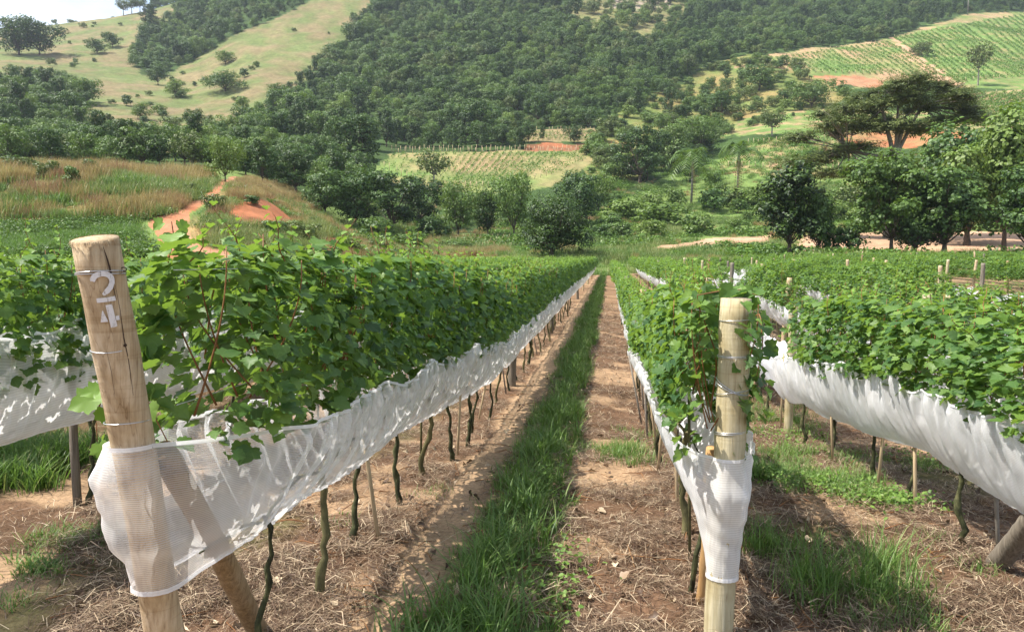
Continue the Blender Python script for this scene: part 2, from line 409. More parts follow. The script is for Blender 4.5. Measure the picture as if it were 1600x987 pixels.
def net_mat(name, opac=0.62, weave=420.0):
    """fine white woven net: part see-through, denser where it is folded or seen edge-on"""
    m, n, l = mat(name)
    out = N(n, 'ShaderNodeOutputMaterial')
    uv = N(n, 'ShaderNodeUVMap')
    sep = N(n, 'ShaderNodeSeparateXYZ'); l.new(uv.outputs[0], sep.inputs[0])
    def stripes(src, k):
        a = N(n, 'ShaderNodeMath', operation='MULTIPLY'); a.inputs[1].default_value = k; l.new(src, a.inputs[0])
        s = N(n, 'ShaderNodeMath', operation='SINE'); l.new(a.outputs[0], s.inputs[0])
        b = N(n, 'ShaderNodeMath', operation='MULTIPLY_ADD'); b.inputs[1].default_value = 0.5; b.inputs[2].default_value = 0.5; l.new(s.outputs[0], b.inputs[0])
        return b.outputs[0]
    h = stripes(sep.outputs['Y'], 2 * pi * weave / 3.0)
    v = stripes(sep.outputs['X'], 2 * pi * weave / 4.0)
    mxx = N(n, 'ShaderNodeMath', operation='MULTIPLY_ADD'); mxx.inputs[1].default_value = 0.14; mxx.inputs[2].default_value = opac - 0.07
    l.new(h, mxx.inputs[0])
    m2 = N(n, 'ShaderNodeMath', operation='MULTIPLY_ADD'); m2.inputs[1].default_value = 0.0; l.new(v, m2.inputs[0]); l.new(mxx.outputs[0], m2.inputs[2])
    lw = N(n, 'ShaderNodeLayerWeight'); lw.inputs['Blend'].default_value = 0.5
    pw = N(n, 'ShaderNodeMath', operation='POWER'); pw.inputs[1].default_value = 1.6; l.new(lw.outputs['Facing'], pw.inputs[0])
    m3 = N(n, 'ShaderNodeMath', operation='MULTIPLY_ADD'); m3.inputs[1].default_value = 0.50; l.new(pw.outputs[0], m3.inputs[0]); l.new(m2.outputs[0], m3.inputs[2]); m3.use_clamp = True
    dust = N(n, 'ShaderNodeTexNoise', Scale=3.0, Detail=6); l.new(uv.outputs[0], dust.inputs['Vector'])
    dr = ramp(n, [(0.35, (0.90, 0.89, 0.88)), (0.65, (0.97, 0.97, 0.98))]); l.new(dust.outputs['Fac'], dr.inputs['Fac'])
    df = N(n, 'ShaderNodeBsdfDiffuse'); tl = N(n, 'ShaderNodeBsdfTranslucent')
    l.new(dr.outputs[0], df.inputs['Color']); l.new(dr.outputs[0], tl.inputs['Color'])
    ms = N(n, 'ShaderNodeMixShader'); ms.inputs['Fac'].default_value = 0.45; l.new(df.outputs[0], ms.inputs[1]); l.new(tl.outputs[0], ms.inputs[2])
    tp = N(n, 'ShaderNodeBsdfTransparent')
    mo = N(n, 'ShaderNodeMixShader'); l.new(m3.outputs[0], mo.inputs['Fac']); l.new(tp.outputs[0], mo.inputs[1]); l.new(ms.outputs[0], mo.inputs[2])
    l.new(mo.outputs[0], out.inputs['Surface'])
    return m
M_net = net_mat('white_net', 0.27)
M_netR = net_mat('dense_white_net', 0.66)
M_netL = net_mat('milky_plastic_net', 0.60, 200)
M_hem = net_mat('net_hem', 0.92)

# ------------------------------------------------------------------ mesh building
def mesh(name, V, faces, uv=None, young=None, smooth=False, colors=None):
    """faces: list of (n,k) integer arrays"""
    me = bpy.data.meshes.new(name)
    V = np.asarray(V, np.float32)
    faces = [np.asarray(f, np.int32) for f in faces if len(f)]
    tot = sum(f.size for f in faces); nf = sum(len(f) for f in faces)
    me.vertices.add(len(V)); me.vertices.foreach_set('co', V.ravel())
    me.loops.add(tot); me.polygons.add(nf)
    li = np.concatenate([f.ravel() for f in faces])
    me.loops.foreach_set('vertex_index', li)
    ls = np.concatenate([np.full(len(f), f.shape[1], np.int32) for f in faces])
    st = np.concatenate([[0], np.cumsum(ls)[:-1]]).astype(np.int32)
    me.polygons.foreach_set('loop_start', st)
    me.polygons.foreach_set('loop_total', ls)
    if smooth: me.polygons.foreach_set('use_smooth', np.ones(nf, bool))
    if uv is not None:
        u = me.uv_layers.new(name='UVMap'); u.data.foreach_set('uv', np.asarray(uv, np.float32)[li].ravel())
    if young is not None:
        a = me.attributes.new('young', 'FLOAT', 'POINT'); a.data.foreach_set('value', np.asarray(young, np.float32))
    if colors is not None:
        a = me.color_attributes.new('cover', 'FLOAT_COLOR', 'POINT')
        c = np.ones((len(V), 4), np.float32); c[:, :3] = colors
        a.data.foreach_set('color', c.ravel())
    me.update(calc_edges=True)
    return me

def obj(name, me, m=None, parent=None, loc=None):
    if isinstance(me, bpy.types.Mesh):
        me.name = name
        if m is not None:
            me.materials.clear(); me.materials.append(m)
    o = bpy.data.objects.new(name, me)
    COL.objects.link(o)
    if parent is not None: o.parent = parent
    if loc is not None: o.location = loc
    return o

def tag(o, label=None, cat=None, group=None, kind=None):
    if label: o['label'] = label
    if cat: o['category'] = cat
    if group: o['group'] = group
    if kind: o['kind'] = kind
    return o

def empty(name, loc, rz=0.0):
    o = bpy.data.objects.new(name, None); COL.objects.link(o)
    o.location = loc; o.rotation_euler = (0, 0, rz); o.empty_display_size = 0.1
    return o

def copy_thing(o, parent=None):
    c = o.copy(); COL.objects.link(c); c.parent = parent
    for ch in o.children: copy_thing(ch, c)
    return c

class MB:
    """collects pieces of one mesh"""
    def __init__(s): s.V = []; s.F = []; s.n = 0; s.Y = []; s.UV = []
    def add(s, V, faces, young=0.0, uv=None):
        V = np.asarray(V, float)
        for f in faces:
            if len(f): s.F.append(np.asarray(f, int) + s.n)
        s.V.append(V); s.n += len(V)
        s.Y.append(np.full(len(V), young) if np.isscalar(young) else np.asarray(young))
        s.UV.append(uv if uv is not None else np.zeros((len(V), 2)))
    def mesh(s, name, smooth=False, uv=False):
        by = {}
        for f in s.F: by.setdefault(f.shape[1], []).append(f)
        return mesh(name, np.concatenate(s.V), [np.concatenate(v) for v in by.values()], young=np.concatenate(s.Y), smooth=smooth,
                    uv=np.concatenate(s.UV) if uv else None)

def tube(path, rad, seg=8, cap=True, wob=0.0, seed=0):
    """a tube along points with a radius per point"""
    P = np.asarray(path, float); n = len(P)
    rad = np.full(n, rad) if np.isscalar(rad) else np.asarray(rad, float)
    T = np.gradient(P, axis=0); T /= np.linalg.norm(T, axis=1)[:, None] + 1e-9
    up = np.array([0, 0, 1.0]) if abs(T[0, 2]) < 0.9 else np.array([1.0, 0, 0])
    A = np.cross(T, up); A /= np.linalg.norm(A, axis=1)[:, None] + 1e-9
    B = np.cross(T, A)
    th = np.linspace(0, 2 * pi, seg, endpoint=False)
    r = rad[:, None] * np.ones((1, seg))
    if wob:
        rr = np.random.default_rng(seed)
        r = r * (1 + wob * rr.uniform(-1, 1, (n, seg)))
    V = P[:, None, :] + r[..., None] * (np.cos(th)[None, :, None] * A[:, None, :] + np.sin(th)[None, :, None] * B[:, None, :])
    V = V.reshape(-1, 3)
    i = np.arange(n - 1)[:, None] * seg; j = np.arange(seg)[None, :]; j2 = (j + 1) % seg
    q = np.stack([i + j, i + j2, i + seg + j2, i + seg + j], -1).reshape(-1, 4)
    fs = [q]
    if cap:
        V = np.vstack([V, P[0], P[-1]])
        a = np.arange(seg); c0 = n * seg; c1 = c0 + 1
        fs.append(np.stack([np.full(seg, c0), (a + 1) % seg, a], -1))
        fs.append(np.stack([np.full(seg, c1), (n - 1) * seg + a, (n - 1) * seg + (a + 1) % seg], -1))
    return V, fs

def box(c, s, rz=0):
    x, y, z = np.asarray(s) / 2.0
    V = np.array([[-x,-y,-z],[x,-y,-z],[x,y,-z],[-x,y,-z],[-x,-y,z],[x,-y,z],[x,y,z],[-x,y,z]])
    ca, sa = cos(rz), sin(rz)
    V = V @ np.array([[ca, sa, 0], [-sa, ca, 0], [0, 0, 1]]) + np.asarray(c)
    return V, [np.array([[0,3,2,1],[4,5,6,7],[0,1,5,4],[1,2,6,5],[2,3,7,6],[3,0,4,7]])]

def stamp(T, faces, pos, X, Y, Z, sc, bend=None):
    """copy a template (k,3) to n frames; returns V, faces"""
    n = len(pos); k = len(T)
    sc = np.asarray(sc)
    if sc.ndim == 1: sc = np.stack([sc] * 3, 1)
    L = T[None] * sc[:, None, :]
    V = L[..., 0:1] * X[:, None] + L[..., 1:2] * Y[:, None] + L[..., 2:3] * Z[:, None] + pos[:, None]
    off = (np.arange(n) * k)[:, None, None]
    fs = [(f[None] + off).reshape(-1, f.shape[1]) for f in faces]
    return V.reshape(-1, 3), fs

def unit(a): return a / (np.linalg.norm(a, axis=-1, keepdims=True) + 1e-9)

# vine leaf outline: five pointed lobes with teeth, stalk at the origin, tip at +Y
def _leaf(detail=True):
    pts = [(0.0, 0.0), (0.16, -0.14), (0.34, -0.12), (0.40, 0.03), (0.54, 0.10), (0.50, 0.24), (0.62, 0.42), (0.46, 0.50), (0.36, 0.52),
           (0.34, 0.66), (0.24, 0.78), (0.14, 0.84), (0.0, 1.0)]
    if not detail: pts = [(0.0, 0.0), (0.3, -0.13), (0.52, 0.12), (0.60, 0.42), (0.36, 0.53), (0.24, 0.80), (0.0, 1.0)]
    L = [(-x, y) for x, y in pts[1:-1]][::-1]
    P = pts + L
    V = [(x, y, 0.10 * abs(x) ** 1.3 * 2 - 0.16 * y * y + 0.03 * sin(9 * x + 5 * y)) for x, y in P]
    V.append((0, 0.36, -0.03))
    k = len(P)
    Fs = np.array([[k, i, (i + 1) % k] for i in range(k)])
    V = np.array(V); V[:, 1] -= 0.0
    return V, [Fs]
LEAF_HI, LEAF_HIF = _leaf(True)
LEAF_LO, LEAF_LOF = _leaf(False)
DIA = np.array([(0, 0, 0), (0.42, 0.5, 0.06), (0, 1, -0.08), (-0.42, 0.5, 0.06)], float)
DIAF = [np.array([[0, 1, 2], [0, 2, 3]])]
HEX = np.array([(0, 0, 0), (0.34, 0.22, 0.05), (0.36, 0.62, 0.05), (0, 1, -0.1), (-0.36, 0.62, 0.05), (-0.34, 0.22, 0.05)], float)
HEXF = [np.array([[0, 1, 2, 3], [0, 3, 4, 5]])]

def frames(nrm, tip):
    Z = unit(nrm)
    Y = tip - (tip * Z).sum(1, keepdims=True) * Z
    Y = unit(Y)
    X = np.cross(Y, Z)
    return X, Y, Z

# ------------------------------------------------------------------ land cover (regions traced on the slopes, kept in plan)
def to_ul(p):
    lat, fw = polar(p[0], p[1])
    return lat / max(fw, 0.1), math.log(max(fw, 0.1))

def region(pts):
    out = []
    for px, py in pts:
        p = None; k = 0
        while p is None and k < 60:
            p = pix(px, py + 3 * k, 25); k += 1
        u, l = to_ul(p)
        if k > 1: l += 0.25           # beyond the skyline
        out.append((u, l))
    return np.array(out)

def inside(poly, u, l):
    c = np.zeros(u.shape, bool)
    n = len(poly); j = n - 1
    for i in range(n):
        xi, yi = poly[i]; xj, yj = poly[j]
        if yi != yj:
            c ^= ((yi > l) != (yj > l)) & (u < (xj - xi) * (l - yi) / (yj - yi) + xi)
        j = i
    return c

C = dict(forest=(0.030, 0.045, 0.016), scrub=(0.13, 0.17, 0.05), grass=(0.13, 0.20, 0.055), pasture=(0.125, 0.155, 0.055), dryp=(0.20, 0.16, 0.085),
         soil=(0.36, 0.235, 0.14), red=(0.36, 0.135, 0.065), pale=(0.48, 0.30, 0.20), ochre=(0.30, 0.20, 0.09), crop=(0.06, 0.11, 0.03),
         brown=(0.20, 0.10, 0.055), rock=(0.40, 0.30, 0.26))
REG = {}
for k, pts in {
    'hill_pasture': [(-300,20),(0,42),(150,30),(290,0),(250,45),(210,62),(205,95),(222,115),(250,122),(325,80),(430,30),(510,-10),(580,0),(550,60),(490,112),(450,148),(412,184),(384,218),(290,240),(200,236),(128,214),(118,188),(140,160),(120,138),(80,130),(-300,150)],
    'field_centre': [(592,262),(612,240),(700,237),(955,238),(915,262),(862,292),(800,302),(655,297),(600,276)],
    'terrace_bank': [(815,236),(826,226),(945,224),(958,237)],
    'field_terrace': [(788,222),(832,203),(930,200),(945,220),(850,222)],
    'slope_scrub': [(905,250),(935,205),(975,170),(1040,140),(1120,96),(1180,84),(1260,112),(1330,150),(1280,180),(1140,205),(1060,250),(980,285),(920,275)],
    'hill_vineyard': [(1145,106),(1190,88),(1390,60),(1540,20),(1640,20),(1640,142),(1500,137),(1440,128),(1340,138),(1300,122),(1160,108)],
    'hill_vineyard_green': [(1396,60),(1500,36),(1640,20),(1640,142),(1505,134),(1442,94)],
    'hill_track': [(1384,58),(1394,58),(1442,92),(1504,130),(1492,136),(1428,98)],
    'red_patch': [(1270,118),(1345,120),(1385,126),(1370,138),(1300,134)],
    'right_vineyard': [(1470,208),(1500,150),(1640,140),(1640,212)],
    'lower_vineyard': [(1118,250),(1180,222),(1300,214),(1345,262),(1230,278),(1130,272)],
    'terrace_mid': [(1130,213),(1150,188),(1330,168),(1440,170),(1470,208),(1250,214)],
    'red_bank': [(1300,212),(1390,204),(1500,203),(1520,220),(1400,232),(1310,222)],
    'right_meadow': [(1040,275),(1120,252),(1130,272),(1230,278),(1345,262),(1640,230),(1640,368),(1205,366),(1000,372),(925,385),(925,330),(1000,300)],
    'yard_strip': [(1003,389),(1100,373),(1207,367),(1207,379),(1100,387),(1020,392)],
    'yard': [(1232,396),(1250,368),(1400,359),(1545,362),(1650,368),(1650,400),(1400,400)],
    'left_crop': [(-300,402),(-300,349),(0,349),(210,345),(238,402)],
    'golden_bank': [(-300,346),(-300,262),(0,262),(200,268),(322,272),(330,287),(236,342)],
    'bank_red_shaded': [(225,344),(250,305),(330,283),(372,278),(330,312),(285,345)],
    'dirt_road': [(365,277),(379,277),(342,304),(293,338),(290,352),(300,372),(330,388),(385,400),(330,412),(262,405),(244,375),(226,352),(236,340),(276,334),(330,301)],
    'road_clear': [(355,275),(392,279),(352,316),(318,345),(318,370),(345,388),(400,400),(330,415),(255,408),(238,375),(222,350),(236,338),(272,332),(322,298)],
    'red_scar': [(346,354),(364,322),(388,308),(430,321),(468,352),(420,358)],
    'red_foot': [(484,386),(500,368),(548,372),(562,386),(520,392)],
    'mound': [(290,345),(340,312),(380,278),(450,290),(520,345),(560,380),(600,400),(400,405),(330,392),(288,372)],
    'grass_foot': [(540,405),(560,378),(700,372),(800,378),(800,398),(700,404)],
    'white_crop': [(690,388),(700,364),(812,364),(815,390)],
    'upper_scrub': [(880,12),(930,-5),(1065,-5),(1075,20),(1035,60),(985,62),(930,55)],
    'rocky': [(940,8),(950,-6),(1050,-6),(1050,12),(1000,20)],
}.items():
    REG[k] = region(pts)

def cover(x, y):
    """base colour of the land, and a flag: 0 open, 1 wooded"""
    lat, fw = polar(x, y)
    u = lat / np.maximum(fw, 0.1); l = np.log(np.maximum(fw, 0.1)); d = np.maximum(fw, 0.1)
    wob = 0.010 * (vnoise(x, y, 5, 31, 3) - 0.5) * 2
    u = u + wob; l = l + wob * 0.8
    n1 = vnoise(x, y, 14, 41, 4); n2 = vnoise(x, y, 4.0, 43, 3)
    col = np.empty(x.shape + (3,)); wood = np.zeros(x.shape)
    def put(mask, a, b, t):
        t = np.clip(t, 0, 1)[..., None]
        v = np.array(C[a]) * (1 - t) + np.array(C[b]) * t
        col[mask] = v[mask]
    al = np.ones(x.shape, bool)
    put(al, 'grass', 'scrub', n1 * 1.4 - 0.2)
    fm = d > 118 + 30 * n1
    put(fm, 'forest', 'crop', n1)
    wood[fm] = 1
    def reg(name, a, b, t, w=0):
        m = inside(REG[name], u, l) & (fw > 20)
        put(m, a, b, t); wood[m] = w
    reg('hill_pasture', 'pasture', 'dryp', (0.5 * n1 + 0.5 * vnoise(x, y, 11, 47, 5) - 0.40) * 4.5)
    reg('upper_scrub', 'scrub', 'dryp', n2 * 1.2, 0.5)
    reg('rocky', 'rock', 'scrub', n2 * 1.6 - 0.4, 0.3)
    reg('slope_scrub', 'scrub', 'ochre', (n1 - 0.4) * 2.0, 0.25)
    reg('right_meadow', 'grass', 'scrub', (n1 - 0.3) * 1.6)
    reg('terrace_mid', 'grass', 'soil', (n2 - 0.45) * 3)
    reg('hill_vineyard', 'soil', 'grass', (n1 - 0.25) * 2.2)
    reg('hill_vineyard_green', 'grass', 'soil', (n2 - 0.5) * 2.0)
    reg('hill_track', 'pale', 'soil', n2)
    reg('red_patch', 'red', 'soil', n2)
    reg('right_vineyard', 'soil', 'grass', (n2 - 0.3) * 2.2)
    reg('lower_vineyard', 'grass', 'soil', (n2 - 0.4) * 3.0)
    reg('red_bank', 'red', 'ochre', (n2 - 0.3) * 2.5)
    reg('field_centre', 'soil', 'grass', (n1 - 0.0) * 1.35)
    reg('terrace_bank', 'brown', 'red', (n2 - 0.4) * 3)
    reg('field_terrace', 'pasture', 'soil', n2)
    reg('yard_strip', 'pale', 'soil', n2 * 0.6)
    reg('yard', 'pale', 'soil', n2 * 0.6)
    reg('golden_bank', 'ochre', 'crop', (n2 - .3) * 2)
    reg('mound', 'crop', 'ochre', (n2 - 0.35) * 2.4)
    reg('grass_foot', 'scrub', 'ochre', n2 * 1.2)
    reg('left_crop', 'crop', 'grass', (n2 - 0.3) * 1.4)
    reg('bank_red_shaded', 'crop', 'brown', (n2 - 0.25) * 3)  # dark growth on red earth; the face's shade is painted in as darker brown
    reg('dirt_road', 'red', 'pale', (n2 - 0.2) * 0.9)
    reg('red_scar', 'red', 'brown', (n2 - 0.45) * 2)
    reg('red_foot', 'red', 'brown', (n2 - 0.4) * 2)
    reg('white_crop', 'grass', 'pasture', n2)
    col = col * (0.72 + 0.56 * vnoise(x, y, 3.2, 48, 4))[..., None] * (0.84 + 0.32 * vnoise(x, y * 0.5, 22, 49, 3))[..., None]
    return col, wood, u, l, d

# rows of the near vineyard: plan position of each row and where it ends
ROWX = [-1.32, -3.25] + [-3.25 - 1.72 * k for k in range(1, 19)]
ROWX = ROWX[::-1] + [0.45, 1.97, 3.55, 5.2] + [5.2 + 1.65 * k for k in range(1, 22)]
NEAR = {-1.32: 2.35, -3.25: 2.3, 0.45: 3.12, 1.97: 3.1}
def row_end(X):
    for Y in np.arange(20, 90, 0.5):
        lat, fw = polar(X, Y)
        if fw > d_end(lat / fw) - 4.5: return Y
    return 80

def strip(x, y):
    """near ground: 0 bare tan soil, 1 brown mulch, 2 grass weight"""
    c = np.full(x.shape, -0.54)                      # middle of the grass strip between the two near rows
    wv = 0.10 * (vnoise(x * 0 + 3, y, 1.7, 51, 3) - 0.5) * 2
    e = 0.12 * (vnoise(x, y, 0.45, 52, 3) - 0.5) * 2
    g0 = sstep(0.35, 0.22, np.abs(x + 0.54 + wv) + e)
    path = sstep(0.22, 0.10, np.abs(x + 0.98 + wv * 1.3) + e * 0.7)
    m = np.ones(x.shape)
    patch = sstep(0.50, 0.66, vnoise(x, y, 1.3, 53, 3))
    # other aisles: broken grass in the middle, soil at the sides
    mid = np.zeros(x.shape); 
    for a, b in ((-3.25, -1.32), (0.45, 1.97), (1.97, 3.55)):
        cc = (a + b) / 2
        mid = np.maximum(mid, sstep(0.55, 0.30, np.abs(x - cc) + e))
    far = sstep(12, 30, np.hypot(x, y))
    g = np.maximum(g0, mid * patch * 0.8)
    w = (x < -4.0) | (x > 3.6)
    g = np.where(w, 0.35 * patch + 0.2, g)
    soil = np.maximum(path, sstep(0.42, 0.33, vnoise(x, y, 0.8, 55, 3)) * 0.75)
    soil = np.maximum(soil, far * 0.25)
    return g, soil

# ------------------------------------------------------------------ the ground: one sheet to the horizon
def build_ground():
    a_in = np.linspace(R(-38), R(38), 560)
    a_out1 = np.linspace(R(38), R(180), 50)[1:]
    a_out0 = np.linspace(R(-180), R(-38), 50)[1:-1]
    ang = np.concatenate([a_out0, a_in, a_out1])
    rr = np.concatenate([np.geomspace(0.25, 2.2, 16)[:-1], np.geomspace(2.2, 14, 260)[:-1], np.geomspace(14, 130, 210)[:-1], np.geomspace(130, 1150, 300)])
    A, Rr = np.meshgrid(ang, rr, indexing='ij')
    lat = Rr * np.sin(A); fw = Rr * np.cos(A)
    x = lat * RH[0] + fw * FH[0]; y = lat * RH[1] + fw * FH[1]
    z = terr(x, y)
    col, wood, u, l, d = cover(x, y)
    g, soil = strip(x, y)
    near = (d < d_end(u)) | (fw < 1)
    mulch = np.array([0.135, 0.080, 0.050]) * (0.75 + 0.6 * vnoise(x, y, 0.25, 61, 3))[..., None]
    tan_ = np.array([0.41, 0.275, 0.17]) * (0.85 + 0.3 * vnoise(x, y, 0.4, 62, 3))[..., None]
    gr = np.array([0.085, 0.105, 0.04])[None, None]
    c = mulch * (1 - soil[..., None]) + tan_ * soil[..., None]
    c = c * (1 - 0.75 * g[..., None]) + gr * 0.75 * g[..., None]
    col = np.where(near[..., None], c, col)
    # lumps of the near ground
    nz = sstep(34, 8, Rr) 
    z = z + nz * ((vnoise(x, y, 0.35, 71, 4) - 0.5) * 0.075 * (1 - 0.7 * soil) + (vnoise(x, y, 0.09, 72, 2) - 0.5) * 0.03 * (1 - 0.6 * soil))
    n, m = x.shape
    V = np.stack([x, y, z], -1).reshape(-1, 3)
    i = np.arange(n)[:, None]; j = np.arange(m - 1)[None, :]; i2 = (i + 1) % n
    q = np.stack([i * m + j, i * m + j + 1, i2 * m + j + 1, i2 * m + j], -1).reshape(-1, 4)[:, ::-1]
    me = mesh('ground', V, [q], smooth=True, colors=col.reshape(-1, 3))
    m_, nn, ll = mat('land')
    out = N(nn, 'ShaderNodeOutputMaterial'); at = N(nn, 'ShaderNodeVertexColor', layer_name='cover')
    t = N(nn, 'ShaderNodeTexCoord')
    f1 = N(nn, 'ShaderNodeTexNoise', Scale=38, Detail=8, Roughness=0.7); l1 = ll.new(t.outputs['Object'], f1.inputs['Vector'])
    f2 = N(nn, 'ShaderNodeTexNoise', Scale=0.55, Detail=9, Roughness=0.72); ll.new(t.outputs['Object'], f2.inputs['Vector'])
    r1 = ramp(nn, [(0.3, (0.62, 0.62, 0.62)), (0.7, (1.3, 1.3, 1.3))]); ll.new(f1.outputs['Fac'], r1.inputs['Fac'])
    r2 = ramp(nn, [(0.3, (0.66, 0.68, 0.64)), (0.68, (1.28, 1.25, 1.2))]); ll.new(f2.outputs['Fac'], r2.inputs['Fac'])
    a = N(nn, 'ShaderNodeMixRGB', blend_type='MULTIPLY'); a.inputs['Fac'].default_value = 1
    b = N(nn, 'ShaderNodeMixRGB', blend_type='MULTIPLY'); b.inputs['Fac'].default_value = 1
    ll.new(at.outputs['Color'], a.inputs['Color1']); ll.new(r1.outputs[0], a.inputs['Color2'])
    ll.new(a.outputs[0], b.inputs['Color1']); ll.new(r2.outputs[0], b.inputs['Color2'])
    p = N(nn, 'ShaderNodeBsdfPrincipled', Roughness=0.95); p.inputs['Specular IOR Level'].default_value = 0.1
    ll.new(b.outputs[0], p.inputs['Base Color'])
    bp = N(nn, 'ShaderNodeBump', Strength=0.7, Distance=0.02); ll.new(f1.outputs['Fac'], bp.inputs['Height'])
    ll.new(bp.outputs[0], p.inputs['Normal']); ll.new(p.outputs[0], out.inputs['Surface'])
    o = obj('ground', me, m_)
    tag(o, 'vineyard soil, meadows and green hillsides in one sheet of land', kind='structure')
build_ground()

# ------------------------------------------------------------------ trees
def crown(blobs, nleaf, size, seed, tmpl='hex', flat=0.0, up=0.35, shell=(0.72, 1.06), droop=0.4, lower=0.55):
    """leaf sprays spread over and through a set of lobes (x, y, z, rx, rz)"""
    r = np.random.default_rng(seed)
    B = np.array(blobs, float)
    vol = B[:, 3] ** 2 * B[:, 4]; w = (vol ** 0.67); w /= w.sum()
    bi = r.choice(len(B), nleaf, p=w)
    dirs = unit(r.normal(size=(nleaf, 3)))
    low = dirs[:, 2] < -0.15
    dirs[low & (r.random(nleaf) > lower), 2] *= -1
    rad = r.uniform(shell[0], shell[1], nleaf) ** 1.0
    inn = r.random(nleaf) < 0.16; rad[inn] *= r.uniform(0.3, 0.9, inn.sum())
    # break the lobes up: pull leaves towards small clusters on each lobe
    ncl = max(6, nleaf // 28)
    cl = unit(r.normal(size=(len(B), 40, 3)))
    k = np.argmax(np.einsum('nij,nj->ni', cl[bi], dirs), 1)
    cdir = cl[bi, k]
    off = r.uniform(0.82, 1.16, (len(B), 40))[bi, k]
    dirs = unit(dirs * 0.62 + cdir * 0.55)
    rad = rad * off
    P = np.stack([B[bi, 0] + dirs[:, 0] * B[bi, 3] * rad, B[bi, 1] + dirs[:, 1] * B[bi, 3] * rad, B[bi, 2] + dirs[:, 2] * B[bi, 4] * rad], 1)
    nrm = unit(dirs * 1.0 + np.array([0, 0, up]) + r.normal(scale=0.36, size=(nleaf, 3)))
    if flat: nrm = unit(nrm * (1 - flat) + np.array([0, 0, flat]))
    tip = unit(dirs * 0.5 + r.normal(scale=0.6, size=(nleaf, 3)) + np.array([0, 0, -droop]))
    X, Y, Z = frames(nrm, tip)
    s = size * r.uniform(0.65, 1.35, nleaf)
    T, Fc = (HEX, HEXF) if tmpl == 'hex' else (DIA, DIAF)
    V, fs = stamp(T, Fc, P, X, Y, Z, s)
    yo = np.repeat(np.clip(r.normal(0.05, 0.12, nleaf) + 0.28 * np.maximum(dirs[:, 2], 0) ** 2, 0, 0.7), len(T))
    return V, fs, yo

def branchwork(h, rbase, tops, seed, fork=0.35, lean=(0, 0), seg=7):
    """a tapered trunk and limbs that reach up into each lobe"""
    r = np.random.default_rng(seed); mb = MB()
    f = np.array([lean[0] * fork, lean[1] * fork, h * fork])
    zz = np.linspace(0, 1, 7)
    P = np.stack([f[0] * zz + 0.05 * rbase * r.normal(size=7), f[1] * zz + 0.05 * rbase * r.normal(size=7), f[2] * zz], 1); P[0] = (0, 0, -0.3)
    V, fs = tube(P, np.linspace(rbase * 1.25, rbase * 0.72, 7), seg, wob=0.08, seed=seed); mb.add(V, fs)
    for b in tops:
        e = np.array(b[:3], float); e[2] += 0.2 * b[4]
        t = np.linspace(0, 1, 6)[:, None]
        mid = (f + e) / 2 + np.array([0, 0, -0.10 * h]) * 0.5 + r.normal(scale=0.03 * h, size=3)
        Q = (1 - t) ** 2 * f + 2 * t * (1 - t) * mid + t ** 2 * e
        rb = rbase * r.uniform(0.32, 0.55)
        V, fs = tube(Q, np.linspace(rb, rb * 0.2, 6), 5); mb.add(V, fs)
        for _ in range(2):
            k = r.integers(2, 5); s = Q[k]; ee = s + np.array([r.normal() * b[3] * 0.6, r.normal() * b[3] * 0.6, abs(r.normal()) * b[4] * 0.6])
            V, fs = tube([s, (s + ee) / 2 + r.normal(size=3) * 0.03 * h, ee], [rb * 0.4, rb * 0.25, rb * 0.1], 4); mb.add(V, fs)
    return mb

def lobes(n, w, z0, z1, seed, squash=0.75, lean=0.0):
    """lobes filling a crown w wide between heights z0 and z1"""
    r = np.random.default_rng(seed); out = []
    h = z1 - z0
    for k in range(n):
        t = (k + 0.5) / n
        zz = z0 + h * (0.18 + 0.68 * t)
        env = sqrt(max(0.05, 1 - (2 * (zz - z0) / h - 0.95) ** 2)) * w * 0.5
        a = k * 2.399 + r.uniform(-0.4, 0.4); rr = env * r.uniform(0.15, 0.92)
        br = w * r.uniform(0.12, 0.27)
        out.append((rr * cos(a) + lean * t, rr * sin(a), zz, br, min(br * squash * r.uniform(0.8, 1.2), h * 0.4)))
    return out

TREES = {}
def tree_proto(key, h, w, z0, nl, nleaf, size, seed, m=M_tree, bark=M_bark, rb=None, **kw):
    L = lobes(nl, w, z0, h, seed, kw.pop('squash', 0.75))
    fork = kw.pop('fork', max(0.12, z0 / h * 0.9))
    mb = branchwork(h, rb or 0.022 * h, L, seed, fork=fork)
    t = mb.mesh('trunk', smooth=True); t.materials.append(bark)
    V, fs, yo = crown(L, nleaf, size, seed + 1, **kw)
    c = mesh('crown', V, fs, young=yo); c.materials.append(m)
    TREES[key] = (t, c, float(np.percentile(V[:, 2], 99.6)), float(np.percentile(np.abs(V[:, :2]), 99.0)) * 2)

tree_proto('forest_a', 9.5, 9.5, 1.0, 16, 4830, 0.34, 11, M_tree)
tree_proto('forest_b', 11.5, 8.0, 1.2, 17, 4830, 0.33, 12, M_tree)
tree_proto('forest_c', 8.5, 11.0, 1.2, 17, 4830, 0.35, 13, M_tree)
tree_proto('forest_d', 10.0, 9.0, 0.8, 14, 3990, 0.34, 14, M_treeL)
tree_proto('forest_e', 14.0, 5.5, 0.8, 16, 4200, 0.33, 15, M_treeD, squash=1.3)
tree_proto('forest_f', 9.0, 10.0, 0.8, 17, 4620, 0.35, 16, M_treeD)
tree_proto('forest_g', 8.0, 9.5, 1.0, 14, 4200, 0.34, 17, M_olive, M_palebark)
tree_proto('bush_a', 3.2, 4.4, 0.1, 9, 1500, 0.26, 21, M_treeL, rb=0.05)
tree_proto('bush_b', 2.6, 3.4, 0.1, 8, 1200, 0.24, 22, M_tree, rb=0.05)
tree_proto('bush_c', 3.6, 5.2, 0.1, 10, 1700, 0.27, 23, M_olive, rb=0.05)
tree_proto('mid_a', 9.0, 8.6, 0.3, 15, 7500, 0.26, 31, M_tree, shell=(0.6, 1.1))
